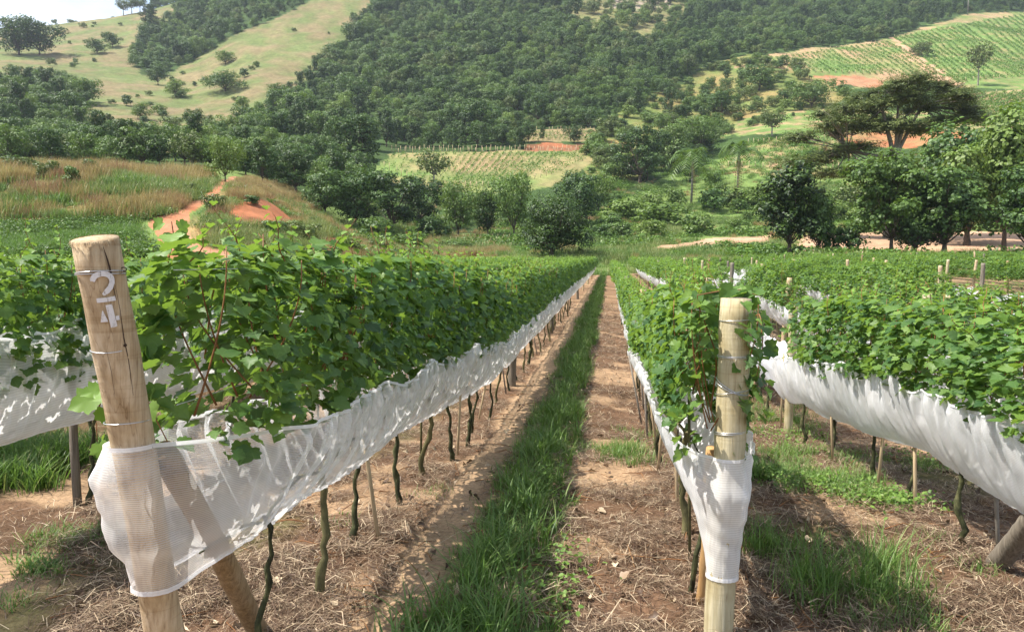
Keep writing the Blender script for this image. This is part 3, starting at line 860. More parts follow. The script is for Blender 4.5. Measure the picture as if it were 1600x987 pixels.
tree_proto('mid_b', 10.0, 8.0, 0.4, 15, 7500, 0.26, 32, M_treeD, shell=(0.6, 1.1))
tree_proto('mid_c', 8.0, 8.5, 0.9, 14, 5200, 0.26, 33, M_treeL, shell=(0.55, 1.12))
tree_proto('near_dark', 8.5, 11.0, 0.0, 22, 17000, 0.22, 34, M_deep, shell=(0.6, 1.08), rb=0.34)
tree_proto('near_round', 8.0, 7.2, 1.0, 16, 11000, 0.24, 35, M_tree, shell=(0.6, 1.1), rb=0.2)
tree_proto('near_bright', 9.0, 7.6, 1.6, 16, 10000, 0.26, 36, M_treeL, shell=(0.5, 1.12), rb=0.17)
tree_proto('near_tall', 9.0, 5.6, 0.7, 15, 10500, 0.22, 37, M_deep, shell=(0.6, 1.1), rb=0.18, squash=1.1)
tree_proto('sparse', 5.5, 5.6, 2.4, 10, 1300, 0.26, 38, M_olive, M_palebark, shell=(0.4, 1.15), rb=0.12)

NT = {}
def plant_tree(key, name, p, sc, rz, label, cat='tree', group=None, szc=1.0, trunk=True):
    t, c, h, w = TREES[key]
    root = empty(name, p, rz); root.scale = (sc, sc, sc * szc)
    if trunk:
        o = bpy.data.objects.new('trunk', t); COL.objects.link(o); o.parent = root
    o = bpy.data.objects.new('crown', c); COL.objects.link(o); o.parent = root
    tag(root, label, cat, group)
    return root

def tree_px(key, name, px, pbase, wpx, label, cat='tree', group=None, hpx=None, rz=None, trunk=True, dmin=20):
    """a tree whose foot stands on the slope seen at that spot, at the size it has in the photo"""
    p = None; k = 0
    while p is None and k < 14: p = pix(px, pbase + 1.5 * k, dmin); k += 1
    if p is None: return None
    d = float(np.linalg.norm(p - EYE))
    t, c, h, w = TREES[key]
    sc = wpx * d / F / w
    szc = 1.0 if hpx is None else (hpx * d / F / h) / sc
    return plant_tree(key, name, p, sc, random.uniform(0, 6.28) if rz is None else rz, label, cat, group, szc, trunk)

# ------------------------------------------------------------------ scattering of what nobody could count
def scatter(name, label, protos, P, rot, scale, idx=None):
    """one object whose points each carry one of the prototype meshes"""
    n = len(P)
    pc = bpy.data.collections.new(name + '_kinds')
    for k, me in enumerate(protos):
        o = bpy.data.objects.new('%s_kind_%02d' % (name, k), me); pc.objects.link(o)
    me = bpy.data.meshes.new(name)
    me.vertices.add(n); me.vertices.foreach_set('co', np.asarray(P, np.float32).ravel())
    a = me.attributes.new('rot', 'FLOAT_VECTOR', 'POINT'); a.data.foreach_set('vector', np.asarray(rot, np.float32).ravel())
    a = me.attributes.new('scl', 'FLOAT_VECTOR', 'POINT'); a.data.foreach_set('vector', np.asarray(scale, np.float32).ravel())
    if idx is None: idx = rng.integers(0, len(protos), n)
    a = me.attributes.new('kind_index', 'INT', 'POINT'); a.data.foreach_set('value', np.asarray(idx, np.int32))
    me.update()
    o = obj(name, me)
    ng = bpy.data.node_groups.new(name + '_nodes', 'GeometryNodeTree')
    ng.interface.new_socket('Geometry', in_out='INPUT', socket_type='NodeSocketGeometry')
    ng.interface.new_socket('Geometry', in_out='OUTPUT', socket_type='NodeSocketGeometry')
    nn = ng.nodes; ll = ng.links
    gi = nn.new('NodeGroupInput'); go = nn.new('NodeGroupOutput')
    ci = nn.new('GeometryNodeCollectionInfo'); ci.inputs['Collection'].default_value = pc
    ci.inputs['Separate Children'].default_value = True; ci.inputs['Reset Children'].default_value = True
    ip = nn.new('GeometryNodeInstanceOnPoints'); ip.inputs['Pick Instance'].default_value = True
    def attr(t, nm):
        q = nn.new('GeometryNodeInputNamedAttribute'); q.data_type = t; q.inputs['Name'].default_value = nm; return q.outputs['Attribute']
    ll.new(gi.outputs[0], ip.inputs['Points']); ll.new(ci.outputs[0], ip.inputs['Instance'])
    ll.new(attr('INT', 'kind_index'), ip.inputs['Instance Index'])
    e2r = nn.new('FunctionNodeEulerToRotation'); ll.new(attr('FLOAT_VECTOR', 'rot'), e2r.inputs[0])
    ll.new(e2r.outputs[0], ip.inputs['Rotation']); ll.new(attr('FLOAT_VECTOR', 'scl'), ip.inputs['Scale'])
    ll.new(ip.outputs[0], go.inputs[0])
    md = o.modifiers.new('scatter', 'NODES'); md.node_group = ng
    tag(o, label, kind='stuff')
    return o

def rotz(n): return np.stack([np.zeros(n), np.zeros(n), rng.uniform(0, 2 * pi, n)], 1)
def scl(n, a, b, zv=0.15):
    s = rng.uniform(a, b, n); return np.stack([s, s, s * rng.uniform(1 - zv, 1 + zv, n)], 1)

# ------------------------------------------------------------------ trees that stand out one by one
solo = [
 ('near_dark','round_tree',862,401,130,'dark round low tree at the far end of the grass path','tree',98),
 ('mid_b','broadleaf_tree',612,362,112,'dark wide tree behind the mound, nearest of the clump left of the field','tree',92),
 ('mid_a','broadleaf_tree',556,352,92,'dense green tree at the left foot of the central clump','tree',82),
 ('mid_b','broadleaf_tree',655,352,84,'dark green tree at the right edge of the central clump','tree',74),
 ('mid_a','broadleaf_tree',508,335,84,'green tree right behind the top of the grassy mound','tree',66),
 ('mid_b','broadleaf_tree',462,300,74,'dark tree standing just behind the mound crest','tree',60),
 ('forest_e','tall_tree',562,278,66,'tall dark tree draped in creepers at the forest edge','tree',88),
 ('mid_c','light_tree',716,370,78,'light green open tree in front of the central sloping field','tree',84),
 ('mid_c','light_tree',803,372,76,'pale slender tree below the right part of the central field','tree',102),
 ('mid_a','broadleaf_tree',762,368,62,'small leafy tree between the two pale trees below the field','tree',70),
 ('mid_a','broadleaf_tree',905,352,84,'green tree just behind the dark round tree','tree',84),
 ('mid_c','light_tree',935,332,66,'bright green tree at the right end of the central field','tree',60),
 ('mid_b','broadleaf_tree',1000,285,92,'big dark tree on the slope right of the terraced bank','tree',84),
 ('mid_a','broadleaf_tree',1052,268,84,'leafy green tree right of the big dark slope tree','tree',72),
 ('mid_c','light_tree',1092,240,72,'light green tree above the two palms','tree',56),
 ('sparse','umbrella_tree',678,296,62,'thin flat crowned tree standing in the sloping field','tree',58),
 ('near_tall','tall_tree',1233,399,92,'dark upright tree left of the dirt yard by the field edge','tree',138),
 ('near_round','broadleaf_tree',1278,398,62,'dark low tree beside the dark upright one','tree',84),
 ('near_bright','bright_tree',1392,398,128,'yellow green tree with two thin trunks before the dirt yard','tree',142),
 ('near_round','broadleaf_tree',1475,399,128,'bushy green tree in the middle of the right hand tree group','tree',118),
 ('mid_a','broadleaf_tree',1510,384,180,'large dark tree behind the right hand tree group','tree',165),
 ('near_bright','bright_tree',1568,394,140,'tall bright green tree near the right edge of the yard','tree',184),
 ('near_round','broadleaf_tree',1606,400,110,'green tree cut by the right edge of the photo','tree',110),
 ('near_round','broadleaf_tree',1430,398,80,'low leafy tree over the yard left of the bushy one','tree',70),
 ('bush_b','shrub',1325,398,60,'low dark shrub under the yellow green tree','shrub',42),
 ('sparse','umbrella_tree',1206,215,44,'small thin crowned tree on the terrace above the palms','tree',38),
 ('forest_c','broadleaf_tree',1268,168,74,'wide dark tree on the scrub slope below the hill vineyard','tree',36),
 ('forest_a','broadleaf_tree',1186,142,52,'round dark tree left of the hill vineyard','tree',36),
 ('forest_a','broadleaf_tree',1128,180,50,'small dark tree on the scrub slope above the palms','tree',34),
 ('bush_c','shrub',1440,88,30,'single dark bush beside the red track in the hill vineyard','shrub',18),
 ('sparse','bare_tree',1528,134,34,'pale thin tree standing alone in the hill vineyard','tree',56),
 ('forest_f','broadleaf_tree',30,86,72,'left half of the big dark tree clump on the upper pasture','tree',46),
 ('forest_f','broadleaf_tree',62,86,60,'right half of the big dark tree clump on the upper pasture','tree',42),
 ('forest_a','broadleaf_tree',152,84,30,'left of two round trees on the upper pasture','tree',18),
 ('forest_a','broadleaf_tree',176,74,24,'right of two round trees on the upper pasture','tree',18),
 ('sparse','umbrella_tree',193,22,22,'leftmost flat topped tree on the skyline','tree',20),
 ('sparse','umbrella_tree',206,21,22,'middle flat topped tree on the skyline','tree',20),
 ('sparse','umbrella_tree',219,20,22,'rightmost flat topped tree on the skyline','tree',20),
 ('forest_e','tall_tree',232,45,26,'dark tree right below the skyline trees','tree',32),
 ('forest_a','broadleaf_tree',247,133,26,'dark round tree alone in the pasture saddle','tree',28),
 ('bush_b','shrub',198,165,18,'small dark bush on the lower pasture','shrub',14),
 ('forest_d','light_tree',221,187,30,'small pale tree on the lower pasture slope','tree',22),
 ('bush_a','shrub',248,180,22,'pale thin bush right of the small pasture tree','shrub',14),
 ('forest_c','broadleaf_tree',352,143,58,'low wide thicket at the right side of the pasture','tree',26),
 ('forest_d','light_tree',275,152,34,'pale bush tree in the middle of the pasture slope','tree',22),
 ('forest_d','light_tree',352,100,26,'small light tree high on the pasture beside the forest','tree',18),
 ('mid_c','light_tree',352,284,56,'yellow green tree where the dirt road tops the bank','tree',62),
 ('mid_a','broadleaf_tree',418,285,64,'leafy tree behind the crest of the mound','tree',52),
 ('mid_a','broadleaf_tree',384,274,52,'dark tree beside the end of the dirt road','tree',44),
]
for key, nm, px, pb, w, lab, cat, h in solo:
    tree_px(key, nm, px, pb, w, lab, cat, hpx=h, dmin=40)

# flat topped tree behind the right hand group
def flat_tree():
    p = pix(1388, 372, 40)
    d = float(np.linalg.norm(p - EYE)); k = d / F
    root = empty('flat_topped_tree', p, YAW)
    Ls = []
    r = np.random.default_rng(5)
    def tier(x0, x1, y, dep, n, th):
        for i in range(n):
            x = x0 + (x1 - x0) * (i + 0.5) / n
            yc = y(x) if callable(y) else y
            Ls.append(((x - 1388) * k, r.uniform(-dep, dep), (356 - yc) * k + r.uniform(-3, 3) * k, (x1 - x0) / n * k * 1.9, th * k))
    tier(1340, 1496, lambda x: 148 + 0.0024 * (x - 1422) ** 2, 5.0, 12, 10)
    tier(1292, 1506, lambda x: 172 + 0.0013 * (x - 1400) ** 2 + 3 * sin(x / 9), 5.5, 17, 9)
    tier(1256, 1400, lambda x: 206 - 0.16 * (x - 1300) + 4 * sin(x / 11), 4.5, 12, 8)
    tier(1440, 1500, lambda x: 196, 3.0, 4, 6)
    tier(1250, 1350, lambda x: 240 - 0.30 * (x - 1300), 3.5, 5, 9)
    tier(1345, 1440, lambda x: 205 + 4 * sin(x / 7), 3.0, 4, 6)
    tier(1300, 1380, lambda x: 262 - 0.1 * (x - 1330), 2.5, 4, 7)
    H = 372 * k
    mb = MB()
    base = np.array([0, 0, -0.5]); f1 = np.array([4 * k, 0, (372 - 262) * k])
    V, fs = tube([base, base * 0.3 + f1 * 0.5, f1], [9 * k, 6 * k, 5 * k], 9, wob=0.08); mb.add(V, fs)
    mains = []
    for tx, ty, rr in ((1408, 205, 4.0), (1372, 195, 3.6), (1430, 190, 3.0), (1330, 250, 3.2), (1395, 170, 2.4)):
        e = np.array([(tx - 1388) * k, r.uniform(-1, 1), (372 - ty) * k]); mains.append((e, rr))
        s = f1
        m_ = (s + e) / 2 + np.array([r.uniform(-4, 4) * k, 0, -4 * k])
        t = np.linspace(0, 1, 7)[:, None]; Q = (1 - t) ** 2 * s + 2 * t * (1 - t) * m_ + t ** 2 * e
        V, fs = tube(Q, np.linspace(rr * k, rr * 0.5 * k, 7), 7, wob=0.06); mb.add(V, fs)
    for b in Ls:
        e = np.array(b[:3]); e[2] -= 2 * k
        j = min(range(len(mains)), key=lambda q: np.linalg.norm(mains[q][0] - e) + (0 if mains[q][0][2] < e[2] + 3 else 50))
        s = mains[j][0]
        t = np.linspace(0, 1, 6)[:, None]; m_ = s * 0.45 + e * 0.55 + np.array([0, 0, -3.0 * k]) + r.normal(scale=2 * k, size=3)
        Q = (1 - t) ** 2 * s + 2 * t * (1 - t) * m_ + t ** 2 * e
        V, fs = tube(Q, np.linspace(1.1 * k, 0.35 * k, 6), 5); mb.add(V, fs)
        for _ in range(3):
            q = Q[3]; ee = e + r.normal(scale=b[3] * 0.5, size=3) * np.array([1, 1, 0.15])
            V, fs = tube([q, (q + ee) / 2 + np.array([0, 0, -0.2]), ee], [0.8 * k, 0.5 * k, 0.25 * k], 4); mb.add(V, fs)
    t = mb.mesh('trunk', smooth=True); obj('trunk', t, M_palebark, root)
    V, fs, yo = crown(Ls, 150000, 0.21, 61, tmpl='dia', flat=0.45, up=0.8, shell=(0.15, 1.15), droop=0.1, lower=0.75)
    obj('crown', mesh('crown', V, fs, young=yo * 0.4), M_olive, root)
    tag(root, 'large flat topped tree with layered feathery crown behind the yard trees', 'tree')
flat_tree()

def palm(px, pb, wpx, hpx, label, dead=0.3, seed=1):
    p = pix(px, pb, 60); d = float(np.linalg.norm(p - EYE)); k = d / F
    H = hpx * k; W = wpx * k; r = np.random.default_rng(seed)
    root = empty('palm_tree', p)
    mb = MB(); top = np.array([0.2, 0, H * 0.72])
    V, fs = tube([(0, 0, -0.3), (0.1, 0, H * 0.35), top], [0.30, 0.24, 0.26], 9, wob=0.08); mb.add(V, fs)
    obj('trunk', mb.mesh('trunk', smooth=True), M_palebark, root)
    def fronds(n, e0, e1, L, m, nm, wid):
        mb = MB()
        for i in range(n):
            a = i * 2.4 + r.uniform(-.3, .3); e = r.uniform(e0, e1); ll = L * r.uniform(0.85, 1.1)
            t = np.linspace(0, 1, 9)
            hx = ll * t * cos(e); zz = ll * t * sin(e) - ll * 0.75 * t ** 2.6
            P = top + np.stack([hx * cos(a), hx * sin(a), zz], 1)
            V, fs = tube(P, np.linspace(0.05, 0.015, 9), 4); mb.add(V, fs)
            side = np.array([-sin(a), cos(a), 0])
            for j in range(1, 9):
                for s in (-1, 1):
                    for q in (0, .5):
                        b = P[j] * (1 - q) + P[j - 1] * q; le = wid * (1 - 0.6 * abs(j / 8 - .45)) * r.uniform(.8, 1.15)
                        d1 = unit((P[j] - P[j - 1]))
                        tip = b + side * s * le * 0.8 + d1 * le * 0.45 + np.array([0, 0, -0.35 * le])
                        mb.add([b - d1 * .08, b + d1 * 0.24, tip], [np.array([[0, 1, 2]])], young=r.uniform(0, .3))
        obj(nm, mb.mesh(nm), m, root)
    fronds(20, R(5), R(80), W * 0.72, M_treeL, 'green_fronds', W * 0.24)
    if dead: fronds(int(7 * dead) + 2, R(-86), R(-66), W * 0.38, M_dry, 'dead_fronds', W * 0.05)
    tag(root, label, 'palm tree')
palm(1080, 318, 74, 86, 'left palm with drooping green fronds in the meadow behind the vines', 0.5, 3)
palm(1152, 300, 66, 76, 'right palm with brown dead fronds below its head', 1.0, 4)

# ------------------------------------------------------------------ forest on the hillside
def forest():
    s = 5.7
    gx, gy = np.meshgrid(np.arange(-104, 104), np.arange(19, 131))
    gx = gx.ravel() * s; gy = gy.ravel() * s
    gx = gx + rng.uniform(-0.48, 0.48, gx.size) * s; gy = gy + rng.uniform(-0.48, 0.48, gy.size) * s
    x = gx * RH[0] + gy * FH[0]; y = gx * RH[1] + gy * FH[1]
    u = gx / gy
    ok = (np.abs(u) < 0.80) & (gy > 115) & (gy < 740)
    x, y = x[ok], y[ok]
    col, wood, u, l, d = cover(x, y)
    dens = np.where(wood >= 1, 1.0, np.where(wood > 0, wood * 0.5, 0.012))
    pas = inside(REG['hill_pasture'], u, l); dens[pas] = 0.0
    for nm in ('hill_vineyard', 'right_vineyard', 'field_centre', 'field_terrace', 'lower_vineyard', 'right_meadow', 'terrace_mid', 'yard', 'terrace_bank'):
        dens[inside(REG[nm], u, l)] = 0
    dens = dens * np.where(d > 200, 0.86, 1.0)
    ppx = 800 + F * u; dens[(ppx > 1130) & (d < 385)] = 0; dens[(ppx > 575) & (ppx < 985) & (d < 262)] = 0
    dens[(ppx > 400) & (ppx <= 575) & (d < 150)] *= 0.5
    ok = rng.random(len(x)) < dens
    x, y = x[ok], y[ok]
    z = terr(x, y)
    P = np.stack([x, y, z], 1)
    keys = ['forest_a', 'forest_b', 'forest_c', 'forest_d', 'forest_e', 'forest_f', 'forest_g']
    n = len(P)
    tone = vnoise(x, y, 60, 91, 2)
    idx = rng.choice(7, n, p=[.17, .13, .17, .22, .08, .11, .12])
    idx = np.where((tone > 0.62) & (rng.random(n) < 0.5), 4, idx)
    sc = (0.34 + 0.62 * rng.random(n) ** 1.4) * (0.62 + 0.85 * vnoise(x, y, 30, 92, 3)); sc = np.where((rng.random(n) < .05) & (y > 225), sc * 1.45, np.where(y < 200, np.minimum(sc, .72), sc))
    hts = np.array([TREES[k][2] for k in keys])[idx] * sc; wts = np.array([TREES[k][3] for k in keys])[idx] * sc
    px, py, dd = project(P + np.stack([np.zeros(n), np.zeros(n), hts], 1))
    _, pb, _ = project(P)
    order = np.argsort(dd)
    hor = np.full(2000, 470.0)
    vis = np.zeros(n)
    for i in order:
        a = int(px[i] - wts[i] * F / dd[i] * 0.35) + 200; b = int(px[i] + wts[i] * F / dd[i] * 0.35) + 201
        if b < 0 or a >= 2000: vis[i] = 0.01; continue
        a = max(a, 0); b = max(min(b, 2000), a + 1)
        h = np.median(hor[a:b])
        vis[i] = max(0, h - py[i])
        seg = hor[a:b]; hor[a:b] = np.minimum(seg, py[i] + 0.25 * (pb[i] - py[i]))
    keep = (vis > 0) & (py > -160)
    inframe = keep & (px > 5) & (px < 1595) & (py > 5) & (vis > 4)
    size = hts * wts / dd ** 2 * np.clip(vis / 15, 0.2, 1)
    cand = np.where(inframe)[0]; cand = cand[np.argsort(-size[cand])][:262]
    bandx = ['at far left', 'below the pasture', 'left of the central field', 'behind the central field', 'right of the central field', 'below the hill vineyard', 'left of the hill vineyard', 'beside the hill vineyard']
    look = {'forest_a': 'rounded mid green', 'forest_b': 'tall rounded green', 'forest_c': 'wide spreading green', 'forest_d': 'pale green', 'forest_e': 'narrow dark creeper draped', 'forest_f': 'broad dark green', 'forest_g': 'dull olive'}
    for i in cand:
        k = keys[idx[i]]
        where = bandx[int(min(7, max(0, px[i] // 200)))]
        row = 'at the near forest edge' if dd[i] < 190 else 'in the lower forest' if dd[i] < 260 else 'mid forest'
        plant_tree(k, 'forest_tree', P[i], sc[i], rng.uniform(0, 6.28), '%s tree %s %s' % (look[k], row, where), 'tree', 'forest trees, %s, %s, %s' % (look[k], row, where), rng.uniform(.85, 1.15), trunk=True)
    rest = keep.copy(); rest[cand] = False
    m = rest.sum()
    S = np.stack([sc[rest], sc[rest], sc[rest] * rng.uniform(.85, 1.2, m)], 1)
    scatter('forest', 'dense forest covering the far hillside', [TREES[k][1] for k in keys], P[rest], rotz(m), S, idx[rest])
    print('forest', n, keep.sum(), len(cand), m)
forest()

# bushes: those that stand out, one by one
def bushes():
    spots = []
    def put(reg, n, smin, smax, keys, lab, r_=0):
        pts = REG[reg]; u0, l0 = pts.min(0); u1, l1 = pts.max(0); c = 0
        for _ in range(n * 30):
            if c >= n: break
            u = rng.uniform(u0, u1); l = rng.uniform(l0, l1)
            if not inside(pts, np.array([u]), np.array([l]))[0] or inside(REG['road_clear'], np.array([u]), np.array([l]))[0] or inside(REG['red_scar'], np.array([u]), np.array([l]))[0]: continue
            fw = math.exp(l); lat = u * fw
            x = lat * RH[0] + fw * FH[0]; y = lat * RH[1] + fw * FH[1]
            p = on_ground(x, y); qx, qy, _ = project(p)
            if qx[0] < 5 or qx[0] > 1595 or qy[0] < 3: continue
            spots.append((p, random.choice(keys), rng.uniform(smin, smax), lab)); c += 1
    put('slope_scrub', 170, 0.8, 1.9, ['bush_a', 'bush_c', 'bush_b', 'bush_a'], 'on the scrub slope right of the central field')
    put('right_meadow', 60, 0.6, 1.7, ['bush_a', 'bush_b'], 'in the meadow around the palms')
    put('hill_pasture', 60, 0.5, 1.6, ['bush_b', 'bush_c', 'bush_a'], 'scattered on the hill pasture')
    put('upper_scrub', 14, 1.2, 2.4, ['bush_a', 'bush_c'], 'on the rocky top of the hill')
    put('terrace_mid', 10, 0.6, 1.4, ['bush_a', 'bush_b'], 'on the terraces below the hill vineyard')
    put('golden_bank', 10, 0.35, 0.8, ['bush_b', 'bush_c'], 'on the grassy bank at the left')
    put('mound', 4, 0.3, 0.5, ['bush_b', 'bush_a', 'bush_c'], 'on the grassy mound beside the dirt road')
    nm = {'bush_a': 'light green', 'bush_b': 'dark green', 'bush_c': 'dull olive'}
    for p, k, s, lab in spots:
        sz = 'large' if s > 1.5 else 'small'
        plant_tree(k, 'bush', p, s, rng.uniform(0, 6.28), '%s %s bush %s' % (sz, nm[k], lab), 'bush', '%s %s bushes %s' % (sz, nm[k], lab), rng.uniform(.7, 1.1), trunk=False)
    # band of undergrowth between the field and the slopes
    for px, pb, w, h, k, lab in [
        (715,392,60,18,'bush_a','pale bush at the left end of the white stake plot'),(985,345,70,36,'bush_a','broad leafed light thicket right of the round tree'),(1035,352,80,34,'bush_a','wide light thicket below the palms'),
        (960,362,46,24,'bush_b','dark bush right of the round tree'),(1108,330,56,34,'bush_b','dark bush at the foot of the left palm'),(1170,326,70,32,'bush_a','light bush in the meadow below the right palm'),(1150,325,44,24,'bush_c','olive bush between meadow and palm'),
        (470,378,60,32,'bush_c','olive bush on the right shoulder of the mound'),(540,395,50,24,'bush_a','light bush at the red foot of the mound'),(430,372,52,26,'bush_b','dark bush in the middle of the mound'),
        (640,392,64,28,'bush_a','pale bush at the end of the left vine rows'),(590,395,40,20,'bush_c','olive bush beyond the left vine rows'),(820,352,44,26,'bush_a','light bush left of the dark round tree'),
        (395,320,30,14,'bush_b','dark bush above the red scar on the mound'),(296,302,26,14,'bush_c','bush on the bank beside the dirt road'),(1340,330,70,40,'bush_c','grey green thicket behind the yellow green tree'),(1300,345,60,30,'bush_a','light thicket right of the upright tree'),
        (720,350,40,24,'bush_b','dark undergrowth below the pale trees'),(670,372,56,32,'bush_b','dark bush between central clump and stake plot'),(590,372,60,32,'bush_a','light undergrowth at the foot of the clump'),(1560,350,90,40,'bush_b','dark thicket behind the bright tree')]:
        tree_px(k, 'bush', px, pb, w, lab, 'bush', hpx=h, trunk=False, dmin=40)
bushes()

# ------------------------------------------------------------------ rows of young vines on the slopes
STAKE = {}
def stake_mesh(h, r, m, nm='stake'):
    V, fs = tube([(0, 0, -0.2), (0, 0, h)], [r, r * 0.9], 6); me = mesh(nm, V, fs); me.materials.append(m); return me
S_pale = stake_mesh(2.1, 0.085, M_stake)
def slope_row(a, b, hgt, wid, dens, label, group, ends=True, leaf=0.42, gap=0.1, nlab=''):
    pa = pix(a[0], a[1], 70); pb = pix(b[0], b[1], 70)
    if pa is None or pb is None: return
    n = max(4, int(np.linalg.norm(pb - pa) / 1.6))
    t = np.linspace(0, 1, n)
    xy = pa[:2][None] * (1 - t[:, None]) + pb[:2][None] * t[:, None]
    xy += rng.normal(scale=0.10, size=xy.shape)
    root = empty('slope_vine_row', on_ground(*pa[:2]))
    m = int(n * dens)
    k = rng.uniform(0, n - 1, m); i = k.astype(int); f = (k - i)[:, None]
    q = xy[i] * (1 - f) + xy[np.minimum(i + 1, n - 1)] * f
    thin = vnoise(q[:, 0], q[:, 1], 3.0, 17, 2) > gap; q = q[thin]; m = len(q)
    q += rng.normal(scale=wid, size=(m, 2))
    z = terr(q[:, 0], q[:, 1]) + hgt * rng.uniform(0.25, 1.0, m)
    P = np.stack([q[:, 0], q[:, 1], z], 1) - np.array(root.location)
    nr = unit(rng.normal(size=(m, 3)) * 0.6 + np.array([0, 0, 0.6])); X, Y, Z = frames(nr, rng.normal(size=(m, 3)))
    V, fs = stamp(HEX, HEXF, P, X, Y, Z, leaf * rng.uniform(.7, 1.3, m))
    yo = np.repeat(np.clip(rng.normal(0.15, 0.2, m), 0, .8), 6)
    obj('foliage', mesh('foliage', V, fs, young=yo), M_rows, root)
    tag(root, label, 'vine row', group)
    if ends:
        for e, w_ in ((pa, 'lower'), (pb, 'upper')):
            s = obj('stake', S_pale); s.location = on_ground(*(e[:2] + rng.normal(scale=.2, size=2))); s.scale = (1, 1, rng.uniform(.8, 1.1))
            tag(s, 'pale stake at the %s end of a vine row %s' % (w_, nlab), 'stake', '%s end stakes %s' % (w_, nlab))

for i in range(30):                       # central sloping field
    f = i / 29.0
    xt = 622 + f * 322; xb = 600 + f * 262 if f < .2 else 600 + f * 262
    yb = 262 + 32 * min(1, f / 0.25) - 20 * max(0, (f - 0.62) / 0.38)
    g = 0.45 if f < 0.35 or f > .8 else 0.2
    slope_row((xb, yb), (xt, 240), 0.9, 0.22, 14 if .35 < f < .8 else 9, 'thin row of young vines on the central sloping field', 'vine rows of the central field', leaf=0.34, gap=g, nlab='of the central field')
for i in range(16):
    f = i / 15.0
    slope_row((800 + f * 120, 219), (832 + f * 96, 206), 0.7, 0.14, 8, 'short vine row on the small terrace above the central field', 'vine rows of the small terrace', leaf=0.34, gap=.3, nlab='of the small terrace')
def line_at(p, q, f): return (p[0] + (q[0] - p[0]) * f, p[1] + (q[1] - p[1]) * f)
for i in range(24):                       # hill vineyard, left part: rows run down to the right
    f = i / 23.0
    a = line_at((1205, 92), (1384, 66), f); b = line_at((1232, 112), (1476, 122), f)
    a2 = (b[0], b[1]); 
    slope_row(b, a, 1.3, 0.28, 10, 'vine row on the hill vineyard left of the red track', 'vine rows left of the red track', leaf=0.5, gap=.25 if f > .45 else .38, nlab='left of the red track')
for i in range(26):
    f = i / 25.0
    a = line_at((1398, 60), (1600, 22), f); b = line_at((1500, 128), (1760, 110), f)
    slope_row(b, a, 1.4, 0.34, 11, 'dense vine row on the hill vineyard right of the red track', 'vine rows right of the red track', leaf=0.5, gap=.1, nlab='right of the red track')
for i in range(17):                       # lower right vineyard: rows climb to the right
    f = i / 16.0
    a = line_at((1452, 192), (1640, 206), f); b = line_at((1540, 148), (1790, 142), f)
    slope_row(a, b, 1.7, 0.42, 26, 'thick dark vine row on the vineyard behind the flat topped tree', 'vine rows behind the flat topped tree', leaf=0.45, gap=.0, nlab='behind the flat topped tree')
for i in range(20):
    f = i / 19.0
    slope_row(line_at((1125, 262), (1335, 268), f), line_at((1168, 226), (1330, 218), f), 1.2, 0.25, 7, 'thin vine row on the lower vineyard above the meadow', 'vine rows of the lower vineyard', leaf=0.4, gap=.25, nlab='of the lower vineyard')
# fence of stakes along the top of the central field and in the white stake plot
for k in range(46):
    p = pix(612 + k * 7.4 + rng.uniform(-1, 1), 237.5, 80)
    s = obj('fence_stake', S_pale); s.location = p; s.scale = (1, 1, rng.uniform(.9, 1.2)); tag(s, 'pale stake in the fence along the top of the central field', 'stake', 'fence stakes above the central field')
S_white = stake_mesh(0.9, 0.028, M_stake)
for r_ in range(5):
    for k in range(12):
        p = pix(700 + k * 9 + r_ * 2, 388 - r_ * 4.6, 60)
        s = obj('stake', S_white); s.location = p; tag(s, 'thin pale stake in the small plot left of the dark round tree', 'stake', 'pale stakes left of the dark round tree')

# small buildings by the forest edge
def hut(px, pb, w, h, dpt, label):
    p = pix(px, pb, 200); d = float(np.linalg.norm(p - EYE)); k = d / F; W = w * k; Hh = h * k
    root = empty('shed', p, YAW)
    mb = MB(); V, fs = box((0, 0, Hh / 2 - .5), (W, dpt, Hh + 1)); mb.add(V, fs); obj('wall', mb.mesh('wall'), M_white, root)
    V = np.array([(-W * .56, -dpt * .6, Hh), (W * .56, -dpt * .6, Hh), (W * .56, dpt * .6, Hh + .25 * Hh + .5), (-W * .56, dpt * .6, Hh + .25 * Hh + .5)])
    V = np.vstack([V, V + np.array([0, 0, .15])])
    f = [np.array([[0, 3, 2, 1], [4, 5, 6, 7], [0, 1, 5, 4], [1, 2, 6, 5], [2, 3, 7, 6], [3, 0, 4, 7]])]
    obj('roof', mesh('roof', V, f), M_roof, root)
    mb = MB(); V, fs = box((W * .15, -dpt / 2 - .03, Hh * .4), (W * .16, .08, Hh * .7)); mb.add(V, fs); obj('door', mb.mesh('door'), M_greywood, root)
    tag(root, label, 'shed')
hut(1347, 50, 13, 6, 4, 'left small white shed at the forest edge above the hill vineyard')
hut(1373, 46, 10, 4, 4, 'right small white shed at the forest edge above the hill vineyard')
for px, pb, h in ((1346, 48, 18), (1384, 46, 18), (1512, 24, 24)):
    p = pix(px, pb, 200); k = float(np.linalg.norm(p - EYE)) / F
    V, fs = tube([(0, 0, -.5), (0, 0, h * k)], [.28, .2], 7); o = obj('pole', mesh('pole', V, fs), M_palebark); o.location = p
    tag(o, {1346: 'pole beside the left white shed', 1384: 'pole beside the right white shed', 1512: 'tall pale pole at the top right of the hill vineyard'}[px], 'pole')

